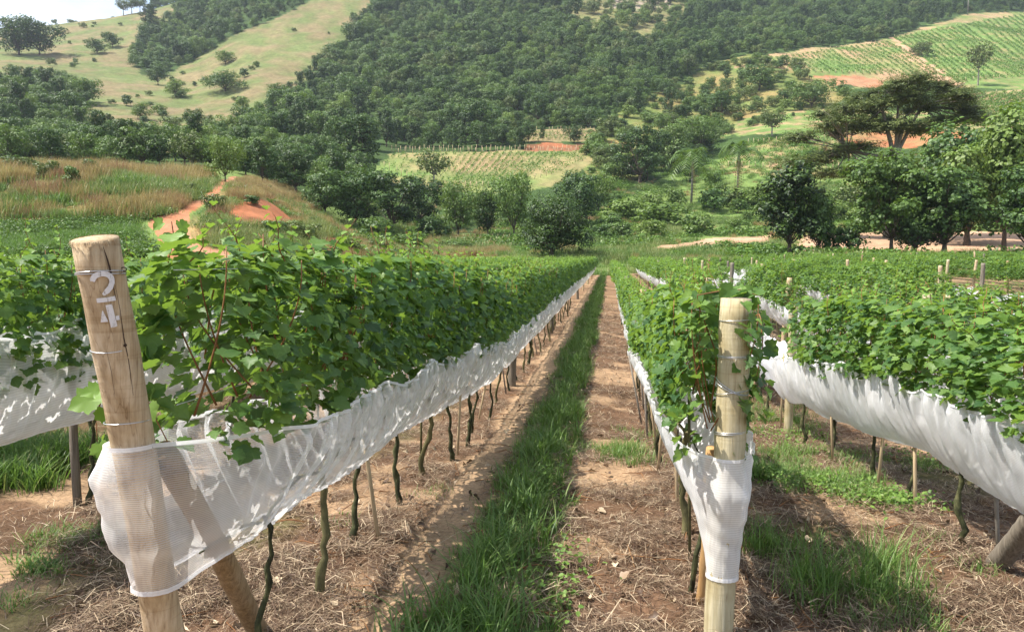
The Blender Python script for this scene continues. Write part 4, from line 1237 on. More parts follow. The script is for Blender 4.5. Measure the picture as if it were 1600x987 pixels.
# ------------------------------------------------------------------ grapevines
def vine_proto(seed, L=0.92, z0=0.52, z1=1.50, n=860, w=0.24, hi=True, leaf=0.071, shoots=7, up_only=False):
    r = np.random.default_rng(seed)
    T, Fc = (LEAF_HI, LEAF_HIF) if hi else (LEAF_LO, LEAF_LOF)
    # canes first: leaves grow along them
    canes = MB(); P = []; Nn = []; Tp = []; S = []; Yo = []
    k = 9
    for i in range(k):
        y0 = r.uniform(-L / 2, L / 2); x0 = r.normal() * 0.03
        top = z1 + r.uniform(-0.14, 0.06)
        side = r.choice([-1, 1]); lean = r.uniform(0.2, 1.0) * w * side
        bend = r.uniform(-0.10, 0.10); dr = max(0, r.normal()) * 0.12
        t = np.linspace(0, 1, 8)
        cx = x0 + lean * np.sin(t * 1.7) ; cyy = y0 + bend * t; cz = z0 + 0.16 + (top - z0 - 0.16) * t - dr * t ** 3
        Q = np.stack([cx, cyy, cz], 1)
        V, fs = tube(Q, np.linspace(0.0045, 0.0022, 8), 5); canes.add(V, fs)
    for s_ in range(shoots):
        y0 = r.uniform(-L / 2, L / 2); x0 = r.normal() * 0.10; h = r.uniform(0.08, 0.24)
        b = np.array([x0, y0, z1 - 0.1]); e = b + np.array([r.normal() * .06, r.normal() * .06, h + 0.1])
        Q = np.stack([b + (e - b) * q + np.array([0.02 * sin(q * 5 + s_), 0, 0]) for q in np.linspace(0, 1, 6)])
        V, fs = tube(Q, np.linspace(0.003, 0.0012, 6), 4); canes.add(V, fs)
        for q in np.linspace(0.25, 1.0, 6):
            p = b + (e - b) * q; a = r.uniform(0, 2 * pi)
            P.append(p); Nn.append([cos(a) * .5, sin(a) * .5, 0.7]); Tp.append([cos(a), sin(a), -0.1]); S.append(leaf * (1.0 - 0.62 * q) * r.uniform(.8, 1.1)); Yo.append(0.35 + 0.5 * q)
    # leaf wall
    side = np.where(r.random(n) < 0.5, -1.0, 1.0)
    zz = r.beta(1.25, 1.15, n) * (z1 - z0) + z0
    prof = 0.55 + 0.45 * np.sin(np.clip((zz - z0) / (z1 - z0), 0, 1) * pi * 0.9 + 0.35)
    xx = side * w * prof * np.sqrt(r.uniform(0.12, 1.15, n))
    yy = r.uniform(-L / 2 - 0.05, L / 2 + 0.05, n)
    # loose clumps
    cl = vnoise(yy * 1.0 + seed * 7, zz * 1.0 + side * 3, 0.16, seed, 2)
    xx = xx * (0.72 + 0.6 * cl)
    keep = cl > 0.24
    xx, yy, zz, side = xx[keep], yy[keep], zz[keep], side[keep]; m = len(xx)
    top = sstep(z1 - 0.35, z1, zz)
    nr = np.stack([side * r.uniform(0.2, 1.2, m) * (1 - 0.5 * top), r.normal(scale=0.45, size=m), r.uniform(0.25, 1.1, m) + 0.5 * top], 1)
    nr += r.normal(scale=0.28, size=(m, 3))
    tp = np.stack([side * r.uniform(0, 0.9, m), r.normal(scale=0.7, size=m), r.uniform(-1.3, 0.1, m)], 1)
    s = leaf * r.uniform(0.55, 1.18, m)
    yo = np.clip(r.normal(0.02, 0.10, m) + 0.30 * top * r.random(m), 0, 1)
    if P:
        xx = np.concatenate([xx, np.array(P)[:, 0]]); yy = np.concatenate([yy, np.array(P)[:, 1]]); zz = np.concatenate([zz, np.array(P)[:, 2]])
        nr = np.vstack([nr, Nn]); tp = np.vstack([tp, Tp]); s = np.concatenate([s, S]); yo = np.concatenate([yo, Yo])
    X, Y, Z = frames(nr, tp)
    sc = np.stack([s * r.uniform(.85, 1.1, len(s)), s, s * r.uniform(0.4, 2.2, len(s))], 1)
    V, fs = stamp(T, Fc, np.stack([xx, yy, zz], 1), X, Y, Z, sc)
    me = mesh('foliage', V, fs, young=np.repeat(yo, len(T)), uv=np.tile(T[:, :2], (len(s), 1))); me.materials.append(M_vine)
    cm = canes.mesh('canes', smooth=True); cm.materials.append(M_cane)
    return me, cm

def stem_mesh(seed, h=0.62, thick=0.014):
    r = np.random.default_rng(seed)
    t = np.linspace(0, 1, 14)
    x = 0.016 * np.sin(t * r.uniform(3, 7) + r.uniform(0, 6)) + 0.006 * r.normal(size=14) + r.uniform(-.07, .07) * (1 - t)
    y = 0.016 * np.sin(t * r.uniform(3, 7) + r.uniform(0, 6)) + 0.006 * r.normal(size=14) + r.uniform(-.06, .06) * (1 - t)
    z = -0.06 + (h + 0.06) * t
    x -= x[-1]; y -= y[-1]
    V, fs = tube(np.stack([x, y, z], 1), thick * (1.55 - 0.7 * t) * (1 + 0.28 * r.uniform(-1, 1, 14)), 7, wob=0.12, seed=seed)
    mb = MB(); mb.add(V, fs)
    for s in (-1, 1):            # the two arms tied along the lowest wire
        q = np.linspace(0, 1, 6)
        P = np.stack([np.full(6, 0.0) + 0.012 * r.normal(size=6), s * 0.42 * q, h - 0.01 + 0.05 * np.sin(q * 1.5)], 1); P[0] = (0, 0, h - .03)
        V, fs = tube(P, np.linspace(thick * 0.75, thick * 0.4, 6), 6, wob=.1, seed=seed + s); mb.add(V, fs)
    me = mb.mesh('stem', smooth=True); me.materials.append(M_stem if seed % 3 else M_greenstem)
    return me

VP = [vine_proto(100 + k) for k in range(8)]
VS = [vine_proto(140 + k, n=260, w=0.18, shoots=3) for k in range(2)]       # thin vines
VF = [vine_proto(160 + k, n=420, hi=False, leaf=0.088, shoots=4)[0] for k in range(6)]      # far ones
ST = [stem_mesh(200 + k, thick=0.0085 + 0.002 * (k % 3)) for k in range(7)]

def row_name(X):
    if abs(X + 1.32) < .01: return 'row left of the grass path'
    if abs(X + 3.25) < .01: return 'second row left of the grass path'
    if abs(X - 0.45) < .01: return 'row right of the grass path'
    if abs(X - 1.97) < .01: return 'second row right of the grass path'
    return None
ORD = ['first','second','third','fourth','fifth','sixth','seventh','eighth','ninth','tenth','eleventh','twelfth']
def ordn(k):
    if k <= 12: return ORD[k - 1]
    suf = {1: 'st', 2: 'nd', 3: 'rd'}.get(k % 10 if k % 100 not in (11, 12, 13) else 0, 'th'); return '%d%s' % (k, suf)

def extent(X, Y):
    """foot and top of the leaf wall above the ground"""
    n = sstep(8, 4, Y); j = random.uniform(-.05, .05)
    if abs(X + 1.32) < .01: return 0.84 - .02 * n + .19 * math.exp(-max(0, Y - 2.5) / 1.1), 1.60 + j
    if X < 0: return 0.88, 1.60 + j
    if abs(X - .45) < .01: return 0.80 - .02 * n, 1.38 + .07 * n + j * .6
    if abs(X - 1.97) < .01: return 0.80 - .02 * n, 1.42 - .12 * n + j
    return 0.84 + random.uniform(-.06, .06), 1.40 + j * 3.5
def vines():
    far = []; near = []
    for X in ROWX:
        Y0 = NEAR.get(round(X, 2), 3.0) + (0.30 if abs(X + 1.32) < .01 else 0.42)
        Y1 = row_end(X); c = 0; Y = Y0
        r = np.random.default_rng(int(1000 + X * 10))
        while Y < Y1:
            c += 1
            gap = 0.0; full = 1.0; low = 0.0
            if X > 1.8:
                v = vnoise(np.array([Y]), np.array([X * 3.3]), 5.0, 77, 2)[0]
                if v < (0.46 if X > 3 else 0.42): full = 0.0 if r.random() < 0.65 else 0.45
                low = 0.34 * float(sstep(0.60, 0.44, v)) * float(sstep(2.5, 3.5, X))
                if abs(X - 1.97) < .05 and 7.2 < Y < 11.5: full = 0.3 if r.random() < .3 else 0.0
                if abs(X - 1.97) < .05 and Y < 7.0: full = 1.0
            p = np.array([X + r.normal() * 0.025, Y, 0.0]); p[2] = float(field_z(p[0], p[1]))
            qx, qy, qd = project(p + np.array([0, 0, 1.2]))
            if full > 0 and -120 < qx[0] < 1720:
                (near if True else far).append((qd[0], X, p, c, full, r.integers(0, 1000), low))
            elif full == 0 and -120 < qx[0] < 1720 and qd[0] < 25:
                near.append((qd[0], X, p, c, 0.0, r.integers(0, 1000), low))
            Y += (0.66 if abs(X + 1.32) < .01 and Y < 7 else 0.86) * r.uniform(0.93, 1.07)
    def prio(t):
        d, X = t[0], t[1]
        b = d
        if X < -4: b = d * 1.5 + 6 + abs(X + 3.25) * 0.8       # behind taller near rows: only the tops show
        if X < -3 and X > -4: b = d * 1.3
        return b
    near.sort(key=prio)
    ind = near[:285]; rest = near[285:]
    print('vines', len(near))
    for d, X, p, c, full, s, low in ind:
        rn = row_name(X)
        root = empty('grapevine', p, 0.0 if s % 2 else pi)
        t0, t1 = extent(X, p[1]); t1 -= low; hgt = (t1 - t0) / 0.98; hoff = t0 - 0.52 * hgt
        wd = 0.74 if abs(X - .45) < .01 else 0.95
        if full > 0:
            fm, cm = (VP[s % 8] if full > 0.5 else VS[s % 2])
            o = bpy.data.objects.new('foliage', fm); COL.objects.link(o); o.parent = root; o.scale = (wd, 1, hgt); o.location = (0, 0, hoff)
            if d < 16:
                o2 = bpy.data.objects.new('canes', cm); COL.objects.link(o2); o2.parent = root; o2.scale = o.scale; o2.location = o.location
        if d < 26:
            o = bpy.data.objects.new('stem', ST[s % 7]); COL.objects.link(o); o.parent = root; o.scale = (1.1 if s % 5 else 1.5, 1.1, 1.0)
        if rn:
            tag(root, ('leafless ' if full == 0 else 'thin ' if full < .5 else '') + 'grapevine in %s, %s from near end' % (rn, ordn(c)), 'grapevine', 'grapevines in the %s' % rn)
        else:
            side = 'left' if X < 0 else 'right'
            k = (ROWX.index(X) - ROWX.index(0.45) + 1) if X > 0 else (ROWX.index(-1.32) - ROWX.index(X) + 1)
            tag(root, 'grapevine in %s row %s of the path, %s from near end' % (ordn(k), side, ordn(c)), 'grapevine', 'grapevines in the %s row %s of the grass path' % (ordn(k), side))
    rest = [t for t in rest if t[4] > 0]
    P = np.array([t[2] for t in rest]); n = len(P)
    rot = np.zeros((n, 3)); rot[:, 2] = rng.integers(0, 2, n) * pi + rng.normal(scale=.05, size=n)
    sz = np.where(P[:, 0] < 0, 0.76, 0.64) * rng.uniform(.84, 1.14, n) - np.array([t[6] for t in rest]); S = np.stack([rng.uniform(.95, 1.15, n), np.ones(n), sz], 1); P[:, 2] += np.where(P[:, 0] < 0, 0.87, 0.82) - 0.52 * sz
    scatter('vineyard_foliage', 'mass of leafy grapevines in the far rows of the vineyard', VF, P, rot, S)
vines()

# ------------------------------------------------------------------ posts, stakes, wires
def post_mesh(a, b, r0, r1, seg=28, name='body', seed=0, rag=0.02):
    """round post from a (bottom) to b (top) around its own base, slightly uneven, with a sawn top"""
    a = np.asarray(a, float); b = np.asarray(b, float); r = np.random.default_rng(seed)
    n = 26; t = np.linspace(0, 1, n)
    P = a[None] + (b - a)[None] * t[:, None]
    P[:, 0] += 0.004 * np.sin(t * 7 + seed); P[:, 1] += 0.004 * np.sin(t * 5 + seed)
    rad = r0 + (r1 - r0) * t + 0.0016 * r.normal(size=n)
    rad[-1] *= 0.96
    V, fs = tube(P, rad, seg, wob=rag * 0.35, seed=seed)
    th = np.linspace(0, 2 * pi, seg, endpoint=False)
    return V, fs, P, rad

def ring(P, R_, z, r=0.0016, seg=20, tilt=0.0, wire=None):
    pass

def axis_at(A, B, z):
    f = (z - A[2]) / (B[2] - A[2]); return A + (B - A) * f
def wire_loop(A, B, z, rad, th0=0, th1=2 * pi, tilt=0.0, dz=0.0, r=0.0017, n=28):
    c = axis_at(A, B, z); th = np.linspace(th0, th1, n)
    return np.stack([c[0] + rad * np.cos(th), c[1] + rad * np.sin(th), c[2] + tilt * np.cos(th + 0.6) + dz * np.linspace(0, 1, n)], 1)

# painted end post on the left
Z0 = float(field_z(-1.32, 2.35))
def on_axis(px, py, dep): return unproj(px, py, dep)
P1T = unproj(148, 373, 2.03); P1L = unproj(257, 975, 2.40)
P1B = P1L + (P1L - P1T) / (P1T[2] - P1L[2]) * (P1L[2] - (Z0 - 0.35))
def painted_post():
    root = empty('end_post', (P1L[0], P1L[1], Z0))
    org = np.array(root.location)
    def rel(P): return np.asarray(P) - org
    f = (Z0 - 0.35 - P1B[2]); 
    V, fs, PP, rad = post_mesh(rel(P1B), rel(P1T), 0.0545, 0.0595, seed=3)
    obj('body', mesh('body', V, fs, smooth=True), M_pine, root)
    A, B = rel(P1B), rel(P1T)
    ax = unit((B - A)[None])[0]
    # local frame on the post facing the camera
    cdir = unit((np.array([0, 0, 0.0]) + rel(EYE) - axis_at(A, B, rel([0, 0, 1.4])[2]))[None])[0]
    cdir = unit((cdir - (cdir @ ax) * ax)[None])[0]; sx = np.cross(ax, cdir)
    def surf(u, v, off=0.0012):
        """u across (m, arc), v along the axis from the top (m, downwards)"""
        rr = 0.0602 + off; a = u / rr
        return B - ax * v + rr * (np.sin(a) * sx + np.cos(a) * cdir)
    def patch(poly_u, poly_v, name, m, nx=10):
        pass
    def strip_mesh(cl, hw, off=0.0015):
        """ribbon along a centre line in (u, v)"""
        cl = np.array(cl); hw = np.full(len(cl), hw) if np.isscalar(hw) else np.array(hw)
        d = np.gradient(cl, axis=0); nrm = unit(np.stack([-d[:, 1], d[:, 0]], 1))
        V = []; 
        for q in (-1, -0.33, 0.33, 1):
            for c_, n_, h_ in zip(cl, nrm, hw): V.append(surf(c_[0] + n_[0] * q * h_, c_[1] + n_[1] * q * h_, off))
        n = len(cl); F_ = []
        for a in range(3):
            for i in range(n - 1): F_.append([a * n + i, a * n + i + 1, (a + 1) * n + i + 1, (a + 1) * n + i])
        return np.array(V), [np.array(F_)]
    def dense(pts, m=8):
        out = []
        for (a, b) in zip(pts[:-1], pts[1:]):
            for q in np.linspace(0, 1, m, endpoint=False): out.append((a[0] + (b[0] - a[0]) * q, a[1] + (b[1] - a[1]) * q))
        out.append(pts[-1]); return out
    # the stencilled 2
    mb = MB()
    arc = [(-0.0235 + 0.0235 * (1 - cos(t)) , 0.104 - 0.020 * sin(t)) for t in np.linspace(0.05, pi * 0.98, 14)]
    curve = arc + [(0.0225, 0.112), (0.016, 0.124), (0.006, 0.1335), (-0.004, 0.1415)]
    hw = [0.0070] * len(curve); hw[-1] = 0.0035; hw[0] = 0.0055
    V, fs = strip_mesh(curve, hw); mb.add(V, fs)
    V, fs = strip_mesh(dense([(-0.022, 0.1555), (0.024, 0.1555)]), 0.0062); mb.add(V, fs)
    obj('painted_two', mb.mesh('painted_two'), M_paint, root)
    mb = MB()
    V, fs = strip_mesh(dense([(0.005, 0.170), (0.0085, 0.234)]), 0.0080); mb.add(V, fs)
    V, fs = strip_mesh(dense([(0.0165, 0.2105), (0.0255, 0.2105)]), 0.0060, 0.0019); mb.add(V, fs)
    V, fs = strip_mesh(dense([(-0.0125, 0.185), (-0.0125, 0.2165)]), [0.001 + 0.0085 * q for q in np.linspace(0, 1, 9)]); mb.add(V, fs)
    obj('painted_four', mb.mesh('painted_four'), M_paint, root)
    # drying cracks
    for i, (pts, w_) in enumerate([([(0.016, 0.012), (0.021, 0.05), (0.024, 0.085), (0.023, 0.12), (0.026, 0.16)], [0.0006, 0.0028, 0.0032, 0.0016, 0.0005]),
                                   ([(0.030, 0.12), (0.031, 0.19), (0.028, 0.27), (0.030, 0.34), (0.026, 0.44)], [0.0004, 0.0009, 0.0018, 0.0014, 0.0004]),
                                   ([(-0.020, 0.30), (-0.018, 0.36), (-0.021, 0.44)], [0.0003, 0.0007, 0.0003])]):
        cl = dense(pts, 6); hw = np.interp(np.linspace(0, 1, len(cl)), np.linspace(0, 1, len(w_)), w_)
        V, fs = strip_mesh(cl, hw * 0.8, 0.0010); mb = MB(); mb.add(V, fs); obj('crack', mb.mesh('crack'), M_crack, root)
    kn = MB(); th = np.linspace(0, 2 * pi, 14, endpoint=False)
    V = [surf(0.028, 0.292, .001)] + [surf(0.028 + 0.0052 * cos(t), 0.292 + 0.0045 * sin(t), .001) for t in th]
    kn.add(V, [np.array([[0, 1 + i, 1 + (i + 1) % 14] for i in range(14)])]); obj('knot', kn.mesh('knot'), M_crack, root)
    # frayed fibres round the sawn top
    mb = MB(); r = np.random.default_rng(8)
    for i in range(240):
        a = r.uniform(0, 2 * pi); rr = 0.0585; d0 = sin(a) * sx + cos(a) * cdir
        p0 = B + d0 * rr + ax * 0.001; p1 = p0 + d0 * r.uniform(0.001, 0.006) - ax * r.uniform(0.004, 0.02) + r.normal(size=3) * 0.001
        s = np.cross(d0, ax) * r.uniform(.0006, .0016)
        mb.add([p0 - s, p0 + s, p1], [np.array([[0, 1, 2]])])
    o = obj('frayed_fibres', mb.mesh('frayed_fibres'), M_stake, root); tag(o, kind='stuff')
    def winding(z, tilt, name='wire_winding', extra=0, r=0.0016, th=(0, 2 * pi), dz=0):
        L = wire_loop(A, B, rel([0, 0, z])[2], 0.0617, th[0], th[1], tilt, dz)
        mb = MB(); V, fs = tube(L, r, 6); mb.add(V, fs); return mb
    mb = winding(1.555, 0.006); w2 = winding(1.551, 0.002); 
    mb.add(np.concatenate(w2.V), w2.F)
    obj('wire_winding', mb.mesh('wire_winding', smooth=True), M_wire, root)
    obj('wire_winding', winding(1.125, 0.003).mesh('wire_winding', smooth=True), M_wire, root)
    obj('wire_winding', winding(1.33, -0.020, th=(3.6, 5.6), dz=0.03).mesh('wire_winding', smooth=True), M_wire, root)
    # old staple loop at the right of the top winding
    c = surf(0.068, 0.085, 0.004); t = np.linspace(0, 2 * pi, 12)
    V, fs = tube(np.stack([c[0] + .008 * np.cos(t), c[1] + 0 * t, c[2] + .005 * np.sin(t)], 1), .0016, 5); mb = MB(); mb.add(V, fs)
    obj('wire_eye', mb.mesh('wire_eye', smooth=True), M_crack, root)
    tag(root, 'leaning pale wooden end post with a white stencilled 24 on it', 'post')
painted_post()

P2T = unproj(1151, 466, 3.08); P2L = unproj(1124, 975, 3.16)
Z2 = float(field_z(0.45, 3.15))
P2B = P2L + (P2L - P2T) / (P2T[2] - P2L[2]) * (P2L[2] - (Z2 - 0.35))
def plain_post():
    root = empty('end_post', (P2L[0], P2L[1], Z2)); org = np.array(root.location)
    A, B = P2B - org, P2T - org
    V, fs, PP, rad = post_mesh(A, B, 0.0585, 0.0635, seed=9, rag=0.05)
    obj('body', mesh('body', V, fs, smooth=True), M_pineG, root)
    for z, tl, th in ((1.34, 0.004, (0, 6.28)), (1.195, 0.002, (0, 6.28)), (1.19, 0.001, (0, 6.28)), (1.075, -0.035, (3.1, 6.4)), (1.065, -0.028, (3.1, 6.4)), (1.045, 0.012, (2.8, 6.3)), (0.885, 0.004, (0, 6.28)), (0.878, 0.006, (0, 6.28))):
        mb = MB(); V, fs = tube(wire_loop(A, B, z - org[2], 0.0650, th[0], th[1], tl), 0.0017, 6); mb.add(V, fs)
        obj('wire_winding', mb.mesh('wire_winding', smooth=True), M_wire, root)
    # the sawn end with its rings
    t = np.linspace(0, 2 * pi, 28, endpoint=False)
    mb = MB()
    for rr in (0.016, 0.030, 0.044):
        L = np.stack([B[0] + rr * np.cos(np.append(t, t[0])), B[1] + rr * np.sin(np.append(t, t[0])), np.full(29, B[2] + 0.0005)], 1)
        V, fs = tube(L, 0.0009, 4, cap=False); mb.add(V, fs)
    obj('growth_rings', mb.mesh('growth_rings'), M_greywood, root)
    tag(root, 'upright pale wooden end post wound with wire right of the path', 'post')
plain_post()

# the other end posts lie outside the frame on the right; the second right row has its post and brace
def simple_post(A, B, r, m, name, label, cat='post', group=None, seed=0, wires=()):
    root = empty(name, (A[0], A[1], float(field_z(A[0], A[1])))); org = np.array(root.location)
    V, fs, PP, rad = post_mesh(np.asarray(A) - org, np.asarray(B) - org, r * 1.02, r, seg=16, seed=seed)
    if wires:
        obj('body', mesh('body', V, fs, smooth=True), m, root)
        for z in wires:
            mb = MB(); V, fs = tube(wire_loop(np.asarray(A) - org, np.asarray(B) - org, z, r * 1.06, 0, 6.28, .003, n=18), 0.002, 5); mb.add(V, fs)
            obj('wire_winding', mb.mesh('wire_winding'), M_wire, root)
        tag(root, label, cat, group)
        return root
    bpy.data.objects.remove(root)
    V = V - 0; o = obj(name, mesh(name, V, fs, smooth=True), m); o.location = org
    tag(o, label, cat, group); return o
zf = lambda x, y: float(field_z(x, y))
# braces
pa = unproj(262, 715, 2.33); 
g = ray(408, 990); tt = (zf(-1.5, 3.3) - EYE[2]) / g[2]; pb_ = EYE + g * tt
dirb = unit((pb_ - pa)[None])[0]
V, fs, _, _ = post_mesh(pb_ + dirb * 0.12, pa - dirb * 0.04, 0.044, 0.040, seg=18, seed=4)
o = obj('brace_post', mesh('brace_post', V - pb_, fs, smooth=True), M_pineD); o.location = pb_; tag(o, 'sloping brown brace leaning from the mulch to the painted post', 'brace')
g = ray(1097, 938); tt = (zf(.45, 3.5) - EYE[2]) / g[2]; pb2 = EYE + g * tt; pa2 = np.array([P2L[0] - 0.01, P2L[1] + 0.10, 0.85])
pa2 = unproj(1113, 700, 3.25)
dirb = unit((pb2 - pa2)[None])[0]
V, fs, _, _ = post_mesh(pb2 + dirb * 0.12, pa2, 0.026, 0.024, seg=14, seed=5)
o = obj('brace_post', mesh('brace_post', V - pb2, fs, smooth=True), M_orangewood); o.location = pb2; tag(o, 'thin orange brace right behind the unpainted end post', 'brace')
g = ray(1556, 882); tt = (zf(2.0, 3.9) - EYE[2]) / g[2]; pb3 = EYE + g * tt
P3 = np.array([1.97, 3.1, zf(1.97, 3.1)])
pa3 = P3 + np.array([0.02, 0.06, 0.95]); pa3 = unproj(1660, 760, 3.35)
dirb = unit((pb3 - pa3)[None])[0]
V, fs, _, _ = post_mesh(pb3 + dirb * 0.12, pa3, 0.052, 0.048, seg=16, seed=6)
o = obj('brace_post', mesh('brace_post', V - pb3, fs, smooth=True), M_greywood); o.location = pb3; tag(o, 'thick grey brown brace under the net near the right edge', 'brace')

def line_posts():
    for X in ROWX:
        r = np.random.default_rng(int(500 + 10 * X)); Y1 = row_end(X)
        ys = {-1.32: [10.4, 17.6, 24.8, 32, 40, 49, 60], 0.45: [11.0, 18.2, 25.5, 34, 43, 55], 1.97: [8.45, 15.6, 22.8, 30.5, 39, 50]}.get(round(X, 2))
        if ys is None:
            y = r.uniform(5, 9); ys = []
            while y < Y1: ys.append(y); y += r.uniform(6.6, 7.6) * (1 if y < 35 else 1.6)
        for Y in ys:
            if Y > Y1: continue
            h = {-1.32: 1.42, 0.45: 1.42}.get(round(X, 2), r.uniform(1.36, 1.56) if X > 0 else r.uniform(1.45, 1.66))
            b = np.array([X, Y, zf(X, Y)]); qx, qy, qd = project(b + np.array([0, 0, h]))
            if qx[0] < 2 or qx[0] > 1598 or qd[0] > 66: continue
            if (X < -6 and r.random() < 0.5) or (X > 5 and r.random() < 0.35): continue
            rr = r.uniform(0.045, 0.055); tl = r.normal(size=2) * 0.03
            rn = row_name(X); k = ys.index(Y) + 1
            side = 'left' if X < 0 else 'right'
            kk = (ROWX.index(X) - ROWX.index(0.45) + 1) if X > 0 else (ROWX.index(-1.32) - ROWX.index(X) + 1)
            rn = rn or '%s row %s of the grass path' % (ordn(kk), side)
            simple_post(b - np.array([tl[0], tl[1], .3]), b + np.array([tl[0], tl[1], h]), rr, random.choice([M_pineG, M_greywood, M_pine, M_pineD]), 'line_post',
                        'line post in %s, %s from near end' % (rn, ordn(k)), 'post', 'line posts of the vineyard', seed=int(Y * 10),
                        wires=(h - .08, h * .62) if qd[0] < 14 else ())
line_posts()

SK = [stake_mesh(0.85, 0.012, M_stake), stake_mesh(0.95, 0.009, M_greenstem), stake_mesh(0.8, 0.011, M_palebark)]
def stakes():
    V, fs = tube([(0.01, 0, -0.2), (0, 0, 0.4), (0.01, 0, 0.95)], [0.026, 0.026, 0.024], 10, wob=.08)
    g = ray(120, 790); t = (0 - EYE[2]) / g[2]; p = EYE + g * t; o = obj('stake', mesh('stake', V, fs, smooth=True), M_greywood); o.location = p
    tag(o, 'dark grey weathered stake under the far left net', 'stake')
    for X in (-1.32, 0.45, 1.97, 3.55):
        r = np.random.default_rng(int(X * 77 + 900)); y = {-1.32: 4.0, .45: 4.0, 1.97: 4.2, 3.55: 7}[X]; k = 0
        while y < (22 if X < 3 else 14):
            k += 1
            if X > 0 or r.random() < 0.35:
                o = bpy.data.objects.new('stake', SK[r.integers(0, 3)] if X < 1 else SK[0 if r.random() < .7 else 2]); COL.objects.link(o)
                xx = X + r.normal() * 0.05; o.location = (xx, y, zf(xx, y)); o.rotation_euler = (r.normal() * .08, r.normal() * .10, r.uniform(0, 6)); 
                rn = row_name(X) or 'third row right of the grass path'
                tag(o, 'thin support stake in %s, %s from near end' % (rn, ordn(k)), 'stake', 'thin stakes in the %s' % rn)
            y += r.uniform(0.55, 1.1)
stakes()

def wires():
    for X, zs, y0 in ((-1.32, (1.545, 1.12, 0.80), 2.25), (0.45, (1.33, 1.19, 0.88), 3.1), (1.97, (1.25, 0.95, 0.62), 3.1), (-3.25, (1.5, 1.1, 0.75), 2.3)):
        for k, z in enumerate(zs):
            Y = np.linspace(y0, 36, 50); s = 0.012 * np.sin(Y * 0.9 + k)
            gz = field_z(np.full(50, X), Y); x0 = {0: 0}.get(0)
            zz = z + gz * 0.9 + s - 0.10 * sstep(3, 9, Y) * (k == 0)
            xx = np.full(50, X); 
            if abs(X + 1.32) < .01:
                c = axis_at(P1B, P1T, z); w = sstep(4.5, 2.3, Y); xx = xx * (1 - w) + c[0] * w
            if abs(X - .45) < .01:
                c = axis_at(P2B, P2T, z); w = sstep(5, 3.1, Y); xx = xx * (1 - w) + c[0] * w
            V, fs = tube(np.stack([xx, Y, zz], 1), 0.0016, 5); o = obj('trellis_wire', mesh('trellis_wire', V, fs, smooth=True), M_wire)
            tag(o, '%s trellis wire running through the %s' % (['top', 'middle', 'lowest'][k], row_name(X)), 'wire', 'trellis wires')
wires()

